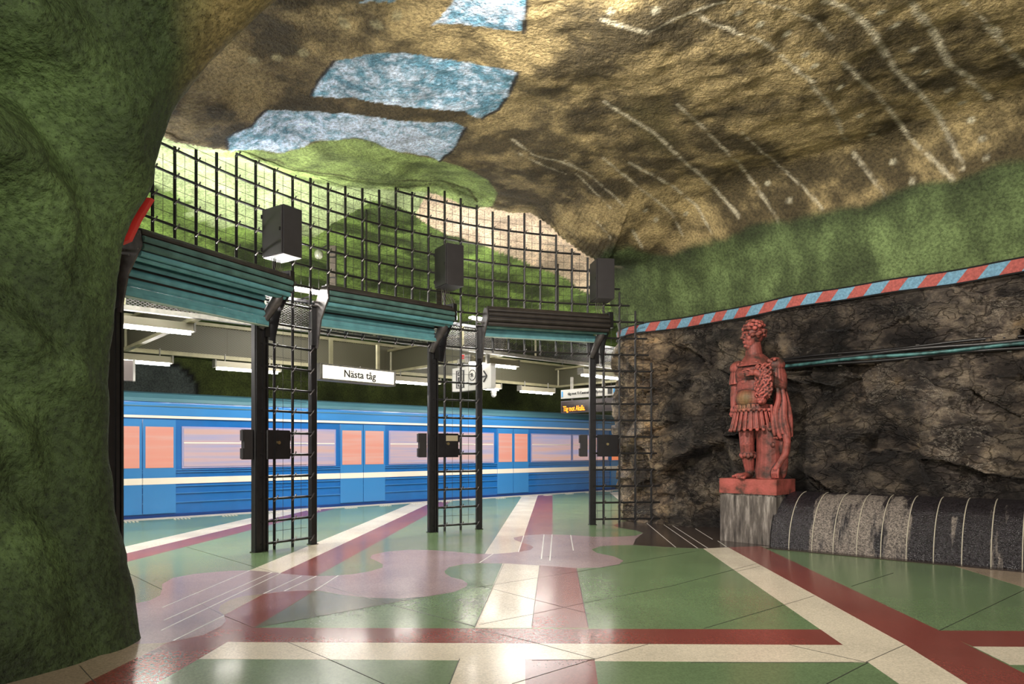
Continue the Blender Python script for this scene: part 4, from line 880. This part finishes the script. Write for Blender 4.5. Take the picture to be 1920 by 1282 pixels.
def tb(s0, s1, q0, q1, z0, z1):
    return MB().prism([TP(s0, q0, z0), TP(s1, q0, z0), TP(s1, q1, z0), TP(s0, q1, z0)], (0, 0, 0), (0, 0, z1-z0))
S0, S1 = -7, 22
sec = [(-.10, -.15), (-.10, 1.0), (-.105, 2.35), (-.16, 2.58), (-.32, 2.70), (-.7, 2.76), (-1.4, 2.79), (-2.1, 2.76), (-2.6, 2.6), (-2.75, 2.3), (-2.75, -.15)]
obj('body', MB().prism([TP(S0, q, z) for q, z in sec], TD*0, TD*(S1-S0)), TB, train)
obj('roof', MB().prism([TP(S0, q, z+.01) for q, z in [(-.13, 2.52), (-.17, 2.6), (-.32, 2.71), (-.7, 2.77), (-.7, 2.70), (-.3, 2.6)]], TD*0, TD*(S1-S0)), TROOF, train)
obj('upper_panel', tb(S0, S1, -.105, -.085, 2.23, 2.50), TB2, train); obj('drip_rail', tb(S0, S1, -.1, -.065, 2.17, 2.225), TCR, train)
obj('gutter_rail', tb(S0, S1, -.11, -.07, 2.42, 2.44), TROOF, train)
obj('cream_stripe', tb(S0, S1, -.1, -.085, .72, .86), TCR, train)
for z in (.30, .50, .97, 1.02, .66): obj('body_rib', tb(S0, S1, -.1, -.075, z, z+.018), TB2, train)
obj('skirt', tb(S0, S1, -.13, -.09, -.3, .06), mat('train_dark_blue', (.01, .05, .22), .4), train)
doors = [-5, .55, 5.9, 11.3, 16.8]
for k, d in enumerate(doors):
    w = .68
    for sg in (-1, 1):
        c = d+sg*w/2; leaf = obj('door_leaf', tb(c-w/2+.01, c+w/2-.01, -.1, -.072, .08, 2.14), TB2, train)
        obj('pane', tb(c-w/2+.06, c+w/2-.06, -.1, -.066, 1.08, 1.98), TDOOR, leaf)
        obj('stripe', tb(c-w/2+.01, c+w/2-.01, -.1, -.068, .72, .86), TCR, leaf)
    nx_ = doors[k+1] if k+1 < len(doors) else 22.2; a = d+w+.10; b = nx_-w-.10; n_ = 2; ww = (b-a)/n_
    for j in range(n_):
        f = obj('window', tb(a+j*ww+.02, a+(j+1)*ww-.02, -.1, -.08, 1.06, 2.0), TPIL, train)
        obj('pane', tb(a+j*ww+.06, a+(j+1)*ww-.06, -.1, -.074, 1.10, 1.96), TWIN, f); obj('transom', tb(a+j*ww+.06, a+(j+1)*ww-.06, -.1, -.068, 1.62, 1.645), TCR, f)
#@@STATUE
STO = None
def statue_mats():
    m = bpy.data.materials.new('red_washed_stone'); m.use_nodes = True; nt = m.node_tree; N = nt.nodes; L = nt.links; b = N['Principled BSDF']; b.inputs['Roughness'].default_value = .6
    tc = N.new('ShaderNodeTexCoord')
    def noise(sc, d):
        n = N.new('ShaderNodeTexNoise'); n.inputs['Scale'].default_value = sc; n.inputs['Detail'].default_value = d; L.new(tc.outputs['Object'], n.inputs['Vector']); return n.outputs['Fac']
    r = N.new('ShaderNodeValToRGB'); e = r.color_ramp.elements; e[0].position = .36; e[0].color = (.06, .028, .02, 1); e[1].position = .66; e[1].color = (.38, .09, .075, 1); k = e.new(.49); k.color = (.27, .065, .05, 1)
    L.new(noise(4.5, 7), r.inputs[0])
    # algae on the belly
    v = N.new('ShaderNodeVectorMath'); v.operation = 'DISTANCE'; L.new(tc.outputs['Object'], v.inputs[0]); v.inputs[1].default_value = (-.09, -.28, 1.50)
    mr = N.new('ShaderNodeMapRange'); mr.inputs[1].default_value = .07; mr.inputs[2].default_value = .21; mr.inputs[3].default_value = .6; mr.inputs[4].default_value = 0; L.new(v.outputs['Value'], mr.inputs[0])
    mx = N.new('ShaderNodeMix'); mx.data_type = 'RGBA'; L.new(mr.outputs[0], mx.inputs[0]); L.new(r.outputs[0], mx.inputs[6]); mx.inputs[7].default_value = (.20, .17, .06, 1)
    ge = N.new('ShaderNodeNewGeometry'); pr = N.new('ShaderNodeMapRange'); pr.inputs[1].default_value = .47; pr.inputs[2].default_value = .525; pr.inputs[3].default_value = .12; pr.inputs[4].default_value = 1.25; L.new(ge.outputs['Pointiness'], pr.inputs[0])  # recesses dark, ridges pale: grime and carving shade put into the colour
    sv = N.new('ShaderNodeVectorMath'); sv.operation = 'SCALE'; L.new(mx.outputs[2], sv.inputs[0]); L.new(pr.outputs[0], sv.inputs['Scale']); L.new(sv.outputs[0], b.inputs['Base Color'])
    bp = N.new('ShaderNodeBump'); bp.inputs['Distance'].default_value = .01; bp.inputs['Strength'].default_value = .8; L.new(noise(30, 5), bp.inputs['Height']); L.new(bp.outputs[0], b.inputs['Normal'])
    return m
RSTONE = statue_mats()
def capsule(mb, a, b, ra, rb, n=12, k=6):
    a = Vector(a); b = Vector(b); pts = [a+(b-a)*i/k for i in range(k+1)]; mb.tube(pts, [ra+(rb-ra)*i/k for i in range(k+1)], n); mb.ball(a, ra, nu=n, nv=8); mb.ball(b, rb, nu=n, nv=8)
def chain(mb, pts, rs, n=12):
    for i in range(len(pts)-1): capsule(mb, pts[i], pts[i+1], rs[i], rs[i+1], n, 3)
def rot(x=0, y=0, z=0): return Euler((x, y, z)).to_matrix()
def build_statue():
    ang = -46.4*PI/180; base = Vector((3.97, 11.07, .78))
    st = thing('roman_statue', 'red washed stone statue of a man in Roman armour on the grey plinth', 'statue', base, ang)
    mb = MB(); mb.box((0, 0, .12), (.97, .68, .235), bev=.012); obj('base_slab', mb, RSTONE, st, world=False)
    B = MB()
    # torso: cuirass
    B.ball((-.05, .0, 1.92), (.31, .20, .25), nu=24, nv=16); B.ball((-.05, -.03, 1.72), (.27, .185, .24), nu=24, nv=16); B.ball((-.06, -.07, 1.53), (.26, .215, .19), nu=24, nv=16)
    B.ball((-.15, -.135, 1.93), (.125, .075, .085), nu=14, nv=10); B.ball((.07, -.135, 1.93), (.125, .075, .085), nu=14, nv=10)
    B.ball((-.08, -.175, 1.53), (.165, .14, .145), nu=16, nv=12)
    for z in (1.80, 1.70):
        for x in (-.12, .0): B.ball((x, -.165, z), (.06, .045, .045))
    B.ball((-.04, .02, 2.08), (.30, .15, .10), nu=18, nv=10)
    for x in (-.16, .07): B.box((x, -.12, 2.06), (.05, .10, .16), rot(.35))
    # neck and head, turned towards his right (image left)
    B.tube([(-.04, .02, 2.08), (-.042, .01, 2.17), (-.045, -.01, 2.25), (-.046, -.025, 2.44)], [.27, .21, .135, .112], 20)
    hc = Vector((-.05, -.035, 2.555)); R = rot(0, 0, -.55) @ rot(.02, 0, 0)     # faces down local -Y, turned to -X
    def hb(p, r): B.ball(hc+R @ Vector(p)*1.13, tuple(q*1.13 for q in r) if hasattr(r, '__len__') else r*1.13, R, 14, 10)
    hb((0, .02, .03), (.125, .150, .165)); hb((0, -.045, -.06), (.098, .105, .135)); hb((0, -.075, -.155), (.058, .055, .05)); hb((0, -.125, .035), (.085, .03, .022))
    B.tube([hc+R @ Vector(p) for p in ((0, -.150, .045), (0, -.190, -.02), (0, -.205, -.06))], [.018, .023, .031], 8)
    hb((-.018, -.15, -.055), (.014, .018, .012)); hb((.018, -.15, -.055), (.014, .018, .012))
    for x in (-.042, .042): hb((x, -.122, .008), (.024, .016, .014)); hb((x*1.5, -.10, -.045), (.034, .03, .035))
    hb((0, -.142, -.088), (.034, .016, .009)); hb((0, -.140, -.106), (.028, .016, .010)); hb((0, -.125, -.155), (.03, .022, .024))
    for x in (-.122, .122): hb((x, .01, -.01), (.02, .032, .045))
    rng = random.Random(3)
    for k in range(110):
        u = rng.uniform(-.35, 1); th_ = rng.uniform(0, 2*PI); r_ = math.sqrt(max(0, 1-u*u)); v = Vector((r_*math.cos(th_)*.137, r_*math.sin(th_)*.160+.02, u*.175+.045))
        if v.y < -.085 and v.z < .085: continue
        if v.z < -.02 and v.y < .0: continue
        s_ = rng.uniform(.024, .038); hb(v, (s_, s_, s_*.8))
    # right arm (image left): hangs down, hand at the hip
    chain(B, [(-.335, .02, 2.06), (-.37, .05, 1.80), (-.40, .03, 1.62), (-.39, -.02, 1.42)], [.115, .098, .078, .056])
    B.ball((-.395, -.04, 1.36), (.05, .055, .06)); 
    for k in range(4): chain(B, [(-.42+.02*k, -.06, 1.34), (-.425+.022*k, -.09, 1.29), (-.41+.022*k, -.08, 1.25)], [.016, .014, .012], 6)
    chain(B, [(-.36, -.07, 1.37), (-.34, -.10, 1.33)], [.016, .013], 6)
    # left arm: elbow out, forearm across, hand on the chest
    chain(B, [(.29, .02, 2.06), (.37, .04, 1.86), (.40, .02, 1.72)], [.12, .105, .09]); chain(B, [(.40, .02, 1.72), (.27, -.20, 1.82), (.14, -.30, 1.92)], [.09, .075, .052])
    B.ball((.075, -.315, 1.925), (.065, .035, .05), rot(0, .1, 0))
    for k, (l, dz) in enumerate(((.135, .035), (.125, .010), (.105, -.013), (.08, -.035))):
        chain(B, [(.04, -.32, 1.925+dz), (.04-l*.5, -.325, 1.928+dz*1.25), (.04-l, -.30, 1.922+dz*1.3)], [.016, .015, .012], 7)
    chain(B, [(.07, -.335, 1.955), (.035, -.345, 1.975), (.005, -.34, 1.985)], [.017, .015, .012], 7)
    # shoulder pteruges and lion-head pads
    for sx, cx in ((-1, -.325), (1, .305)):
        B.ball((cx, .02, 2.05), (.15, .135, .125), nu=16, nv=12)
        for k in range(9):
            a = -1.5+3.0*k/8+ (PI if sx < 0 else 0); d = Vector((math.cos(a), math.sin(a)*.85, 0)); p = Vector((cx, .02, 2.02))
            B.tube([p+d*.10, p+d*.12-Vector((0, 0, .10)), p+d*.135-Vector((0, 0, .24))], [.026, .030, .028], 6)
        B.tube([Vector((cx, .02, 1.80))+Vector((math.cos(a)*.125, math.sin(a)*.115, 0)) for a in np.linspace(0, 2*PI, 17)], .016, 5, False)
        for k in range(16 if sx > 0 else 5): B.ball((cx+rng.uniform(-.07, .08), -.06+rng.uniform(-.07, .07), 2.105+rng.uniform(-.03, .02)), rng.uniform(.022, .036))
    # lion skin held in front: wavy locks and a muzzle
    B.ball((.24, -.20, 1.78), (.135, .10, .30), nu=18, nv=12)
    for j in range(11):
        z = 2.04-.045*j
        for i in range(6):
            x0 = .13+.045*i+rng.uniform(-.012, .012); zj = z+rng.uniform(-.015, .015); ph = rng.uniform(0, 6); B.tube([(x0+.026*math.sin(5*q+ph), -.295+.035*abs((x0-.24)/.13)**2+.012*math.cos(6*q+ph), zj-.07*q) for q in (0, .25, .5, .75, 1)], [.010, .019, .019, .016, .007], 6)
    B.ball((.22, -.27, 1.47), (.075, .07, .065)); B.ball((.22, -.33, 1.45), (.035, .03, .028)); 
    for x in (.18, .26): B.ball((x, -.315, 1.50), (.02, .02, .016))
    # belt and skirt of leather strips
    B.tube([(-.05+.265*math.cos(a), -.03+.205*math.sin(a), 1.40) for a in np.linspace(0, 2*PI, 33)], .024, 6, False)
    n = 24
    for lay, (r0, r1, z0, z1, w) in enumerate(((.265, .375, 1.42, 1.02, .024), (.285, .305, 1.43, 1.34, .030))):
        for k in range(n):
            a = 2*PI*(k+.5*lay)/n; c, s_ = math.cos(a), math.sin(a); p0 = Vector((-.05+r0*c, -.02+r0*.80*s_, z0)); p1 = Vector((-.04+r1*c, -.02+r1*.80*s_, z1)); e = Vector((-s_, .8*c, 0)).normalized(); nn = Vector((c*.8, s_, 0)).normalized()
            w0 = w*.8; w1 = w*1.25; B.add([p0-e*w0, p0+e*w0, p1+e*w1, p1-e*w1, p0-e*w0+nn*.022, p0+e*w0+nn*.022, p1+e*w1+nn*.026, p1-e*w1+nn*.026], [(3, 2, 1, 0), (4, 5, 6, 7), (0, 1, 5, 4), (1, 2, 6, 5), (2, 3, 7, 6), (3, 0, 4, 7)])
            B.ball(p1+nn*.015, (.028, .022, .028))
    B.tube([(-.05, -.02, 1.44), (-.05, -.02, 1.25), (-.04, -.02, 1.03)], [.215, .235, .27], 24)
    # legs; the standing leg, the other against the trunk
    chain(B, [(-.15, -.03, 1.15), (-.12, -.10, .80), (-.115, -.075, .60), (-.10, -.04, .34)], [.15, .115, .105, .07]); B.ball((-.12, -.165, .80), (.06, .05, .065)); B.ball((-.11, .0, .62), (.075, .08, .12))
    chain(B, [(.08, .0, 1.15), (.10, .02, .80), (.10, .07, .60), (.10, .1, .32)], [.14, .10, .09, .062])
    B.ball((-.10, -.20, .285), (.075, .18, .055), nu=14, nv=8); B.ball((-.105, -.05, .31), (.07, .08, .07))
    for k in range(5): chain(B, [(-.160+.030*k, -.32+.012*abs(k-3), .275), (-.164+.033*k, -.39+.018*abs(k-3), .258)], [.024, .021 if k < 4 else .026], 8)
    B.tube([(-.05, -.18, .26), (-.11, -.16, .345), (-.18, -.14, .26)], .014, 6); B.tube([(-.04, -.1, .26), (-.11, -.1, .37), (-.18, -.08, .26)], .014, 6)
    B.ball((-.30, .02, .275), (.10, .06, .045), rot(0, 0, .4)); chain(B, [(-.36, .0, .27), (-.41, -.02, .262)], [.03, .022], 8)
    for k in range(12):
        a = 2*PI*k/12; B.ball((-.115+.105*math.cos(a), -.075+.105*math.sin(a), .60+.018*(k % 2)), (.034, .034, .04))
    B.tube([(-.115+.10*math.cos(a), -.075+.10*math.sin(a), .66) for a in np.linspace(0, 2*PI, 17)], .018, 6, False)
    # trunk support and the pelt that hangs beside it
    B.tube([(.19, .03, .23), (.20, .04, .6), (.20, .04, 1.1)], [.225, .205, .205], 18)
    for (p, r_) in (((.36, .10, 1.42), (.13, .10, .34)), ((.40, .08, 1.10), (.15, .10, .28)), ((.40, .06, .80), (.13, .085, .28)), ((.38, .06, .50), (.11, .08, .27))): B.ball(p, r_, nu=16, nv=12)
    for pts, rr in (([(.36, -.05, 1.72), (.40, -.08, 1.5), (.36, -.10, 1.28), (.40, -.10, 1.0), (.44, -.08, .88)], .045), ([(.42, 0, 1.70), (.46, -.02, 1.45), (.47, -.04, 1.2), (.52, -.03, .98), (.53, 0, .80)], .05),
                    ([(.28, -.08, 1.42), (.33, -.12, 1.22), (.34, -.14, 1.05), (.36, -.13, .92)], .035), ([(.45, .05, 1.62), (.50, .05, 1.35), (.53, .04, 1.1), (.55, .04, .9)], .045), ([(.38, .0, 1.6), (.42, -.06, 1.35), (.43, -.08, 1.12), (.47, -.08, .95)], .035)):
        B.tube([tuple(p) for p in spline(pts, 4)], [rr*(.55+.6*math.sin(PI*i/(4*(len(pts)-1)))) for i in range(4*(len(pts)-1)+1)], 8)
    for k in range(9): B.ball((.34+.02*k, -.10+.012*k, .93+rng.uniform(-.05, .05)), rng.uniform(.022, .036))
    chain(B, [(.47, -.02, 1.02), (.515, -.03, .82), (.50, -.06, .64), (.43, -.10, .50), (.385, -.13, .41)], [.06, .058, .052, .046, .048])
    for k in range(4): chain(B, [(.34+.028*k, -.14, .40), (.335+.030*k, -.165, .34), (.34+.03*k, -.16, .27)], [.02, .022, .016], 7)
    B.ball((.34, -.135, .78), (.03, .02, .035))
    me = B.mesh('figure'); o = bpy.data.objects.new('figure', me); COL.objects.link(o)
    md = o.modifiers.new('r', 'REMESH'); md.mode = 'VOXEL'; md.voxel_size = .009; md = o.modifiers.new('s', 'SMOOTH'); md.iterations = 3; md.factor = .5
    dg = bpy.context.evaluated_depsgraph_get(); me2 = bpy.data.meshes.new_from_object(o.evaluated_get(dg)); bpy.data.objects.remove(o)
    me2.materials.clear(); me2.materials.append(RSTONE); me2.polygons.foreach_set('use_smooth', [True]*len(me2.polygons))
    f = bpy.data.objects.new('figure', me2); COL.objects.link(f); f.parent = st
    # grey plinth under it
    def pm():
        m = bpy.data.materials.new('streaked_stone'); m.use_nodes = True; nt = m.node_tree; N = nt.nodes; L = nt.links; b = N['Principled BSDF']; tc = N.new('ShaderNodeTexCoord'); mp = N.new('ShaderNodeMapping'); mp.inputs['Scale'].default_value = (9, 9, 1.3); L.new(tc.outputs['Object'], mp.inputs['Vector'])
        n = N.new('ShaderNodeTexNoise'); n.inputs['Scale'].default_value = 1.6; n.inputs['Detail'].default_value = 8; n.inputs['Roughness'].default_value = .65; L.new(mp.outputs[0], n.inputs['Vector'])
        r = N.new('ShaderNodeValToRGB'); e = r.color_ramp.elements; e[0].position = .33; e[0].color = (.035, .03, .026, 1); e[1].position = .68; e[1].color = (.42, .38, .34, 1); k = e.new(.5); k.color = (.14, .12, .105, 1); L.new(n.outputs['Fac'], r.inputs[0]); L.new(r.outputs[0], b.inputs['Base Color']); b.inputs['Roughness'].default_value = .5
        bp = N.new('ShaderNodeBump'); bp.inputs['Distance'].default_value = .012; L.new(n.outputs['Fac'], bp.inputs['Height']); L.new(bp.outputs[0], b.inputs['Normal']); return m
    p = thing('stone_pedestal', 'grey streaked stone pedestal carrying the red statue', 'pedestal', (3.97, 11.07, 0), ang)
    SM = pm(); obj('pedestal_block', MB().box((0, .02, .37), (.95, .70, .76), bev=.015), SM, p, world=False); obj('top_course', MB().box((0, .02, .765), (.90, .66, .03)), SM, p, world=False)
build_statue()
#@@FOUNTAIN
def build_fountain():
    a = Vector((3.93, 10.40, 0)); b = Vector((9.0, 6.09, 0)); e = (b-a).normalized(); n = Vector((-e.y, e.x, 0))    # n points to the wall
    if n.x < 0: n = -n
    R = .82; L_ = (b-a).length
    m = bpy.data.materials.new('pebble_mosaic'); m.use_nodes = True; nt = m.node_tree; N = nt.nodes; L = nt.links; bs = N['Principled BSDF']; tc = N.new('ShaderNodeTexCoord')
    v = N.new('ShaderNodeTexVoronoi'); v.inputs['Scale'].default_value = 70; L.new(tc.outputs['Object'], v.inputs['Vector'])
    sp = N.new('ShaderNodeSeparateColor'); L.new(v.outputs['Color'], sp.inputs[0])
    mp = N.new('ShaderNodeMapping'); mp.inputs['Scale'].default_value = (3.2, .6, .45); L.new(tc.outputs['Object'], mp.inputs['Vector'])
    no = N.new('ShaderNodeTexNoise'); no.inputs['Scale'].default_value = 2.2; no.inputs['Detail'].default_value = 8; no.inputs['Roughness'].default_value = .7; L.new(mp.outputs[0], no.inputs['Vector'])
    at = N.new('ShaderNodeAttribute'); at.attribute_name = 'paint'
    sa = N.new('ShaderNodeSeparateColor'); L.new(at.outputs['Color'], sa.inputs[0])
    ad = N.new('ShaderNodeMath'); ad.operation = 'ADD'; L.new(no.outputs['Fac'], ad.inputs[0]); L.new(sa.outputs[0], ad.inputs[1])
    st = N.new('ShaderNodeMapRange'); st.inputs[1].default_value = .98; st.inputs[2].default_value = 1.08; L.new(ad.outputs[0], st.inputs[0])
    rd = N.new('ShaderNodeValToRGB'); rd.color_ramp.elements[0].color = (.006, .005, .007, 1); rd.color_ramp.elements[1].color = (.035, .03, .036, 1); L.new(sp.outputs[0], rd.inputs[0])
    rl = N.new('ShaderNodeValToRGB'); rl.color_ramp.elements[0].color = (.06, .05, .045, 1); rl.color_ramp.elements[1].color = (.34, .29, .25, 1); L.new(sp.outputs[0], rl.inputs[0])
    mx = N.new('ShaderNodeMix'); mx.data_type = 'RGBA'; L.new(st.outputs[0], mx.inputs[0]); L.new(rd.outputs[0], mx.inputs[6]); L.new(rl.outputs[0], mx.inputs[7]); L.new(mx.outputs[2], bs.inputs['Base Color'])
    ro = N.new('ShaderNodeMapRange'); ro.inputs[3].default_value = .22; ro.inputs[4].default_value = .7; L.new(st.outputs[0], ro.inputs[0]); L.new(ro.outputs[0], bs.inputs['Roughness'])
    bp = N.new('ShaderNodeBump'); bp.inputs['Distance'].default_value = .008; L.new(v.outputs['Distance'], bp.inputs['Height']); L.new(bp.outputs[0], bs.inputs['Normal'])
    fo = thing('mosaic_cascade', 'long black and grey pebble mosaic quarter-round along the rock wall', 'fountain', a, math.atan2(e.y, e.x))
    # local frame: x along, y to the wall (or away)
    sy = 1 if (Matrix.Rotation(math.atan2(e.y, e.x), 3, 'Z') @ Vector((0, 1, 0))).dot(n) > 0 else -1
    def sec(u, dr=0):
        w = (PI/2)*u; return (sy*(R-(R+dr)*math.cos(w)), (R+dr)*math.sin(w))
    # ring positions from the joints seen at the foot
    def s_of(px):
        r = (px-960)/F; return (r*a.y-a.x)/(e.x-r*e.y)
    rings = [s_of(x) for x in (1479, 1522, 1562, 1606, 1651, 1699, 1750, 1803, 1858, 1917)]+[s_of(1917)+.42*k for k in range(1, 5)]
    edges = [0]+rings+[L_]
    def dry(s):                       # how grey the dry streaks are along it
        px = 960+F*(a.x+e.x*s)/(a.y+e.y*s)
        return np.interp(px, [1460, 1508, 1518, 1560, 1700, 1712, 1772, 1780, 1790, 1798, 1846, 1852, 1884, 1892, 2000], [.2, .2, .62, .62, .55, .25, .25, .5, .5, .25, .25, .53, .53, .22, .3])
    for k in range(len(edges)-1):
        s0, s1 = edges[k]+.008, edges[k+1]-.008; nu = 9; us = np.linspace(0, 1, nu)
        ss = np.linspace(s0, s1, 9); V = []; C = []
        for s in ss:
            for u in us:
                yy, zz = sec(u); V.append((s, yy, zz)); lim = dry(s); px = 960+F*(a.x+e.x*s)/(a.y+e.y*s)
                top = 1. if px < 1700 else .78 if px > 1840 else .62
                C.append([lim if u < top else .15]*3)
        me = grid_mesh('mosaic_panel', V, len(ss), nu, m, np.array(C), flip=sy > 0); obj('mosaic_panel', me, None, fo)
    RW = mat('white_ring', (.55, .50, .40), .5)
    for s in rings:
        mb = MB(); pts = [(s, *sec(u, .001)) for u in np.linspace(0, 1, 14)]; mb.tube(pts, .0065, 5); obj('white_joint', mb, RW, fo, world=False)
    mb = MB(); mb.prism([(0, *sec(u)) for u in np.linspace(0, 1, 12)]+[(0, sy*R, 0)], (-.01, 0, 0), (.0, 0, 0)); obj('end_face', mb, mat('wet_black', (.02, .017, .017), .35), fo, world=False)
    mb = MB(); mb.box((L_/2, sy*(R+.35), .40), (L_, .75, .78)); obj('back_ledge', mb, mat('wet_black'), fo, world=False)
    mb = MB(); mb.box((L_/2, -sy*.09, .004), (L_, .17, .012)); obj('gutter_strip', mb, TDK, fo, world=False)
build_fountain()
# cable tray with two pipes along the rock
t = thing('cable_bundle', 'dark cable tray with verdigris pipes running along the rock wall behind the statue', 'cable', (6, 10, 2.92))
q0 = WLen[np.argmin(np.hypot(WS[:, 0]-4.6, WS[:, 1]-11.75))]
for off, dz, r, m in ((.20, .03, .035, BLACK), (.23, -.03, .028, mat('verdigris', (.05, .14, .14), .4, .3, noise=.8, nscale=9)), (.20, -.075, .026, BLACK), (.17, .085, .022, BLACK)):
    pts = []
    for q in np.arange(q0+.35, 1.0, -.25):
        x, y, nx, ny = WP(q); pts.append((float(x+nx*off), float(y+ny*off), 2.92+dz+.012*math.sin(q*3+dz*40)))
    obj('pipe', MB().tube(pts, r, 7), m, t, smooth=True)
for q in np.arange(q0, 1.5, -1.1):
    x, y, nx, ny = WP(q); obj('bracket', MB().box((float(x+nx*.12), float(y+ny*.12), 2.92), (.05, .05, .22), Matrix(((ny, nx, 0), (-nx, ny, 0), (0, 0, 1)))), GALV, t)
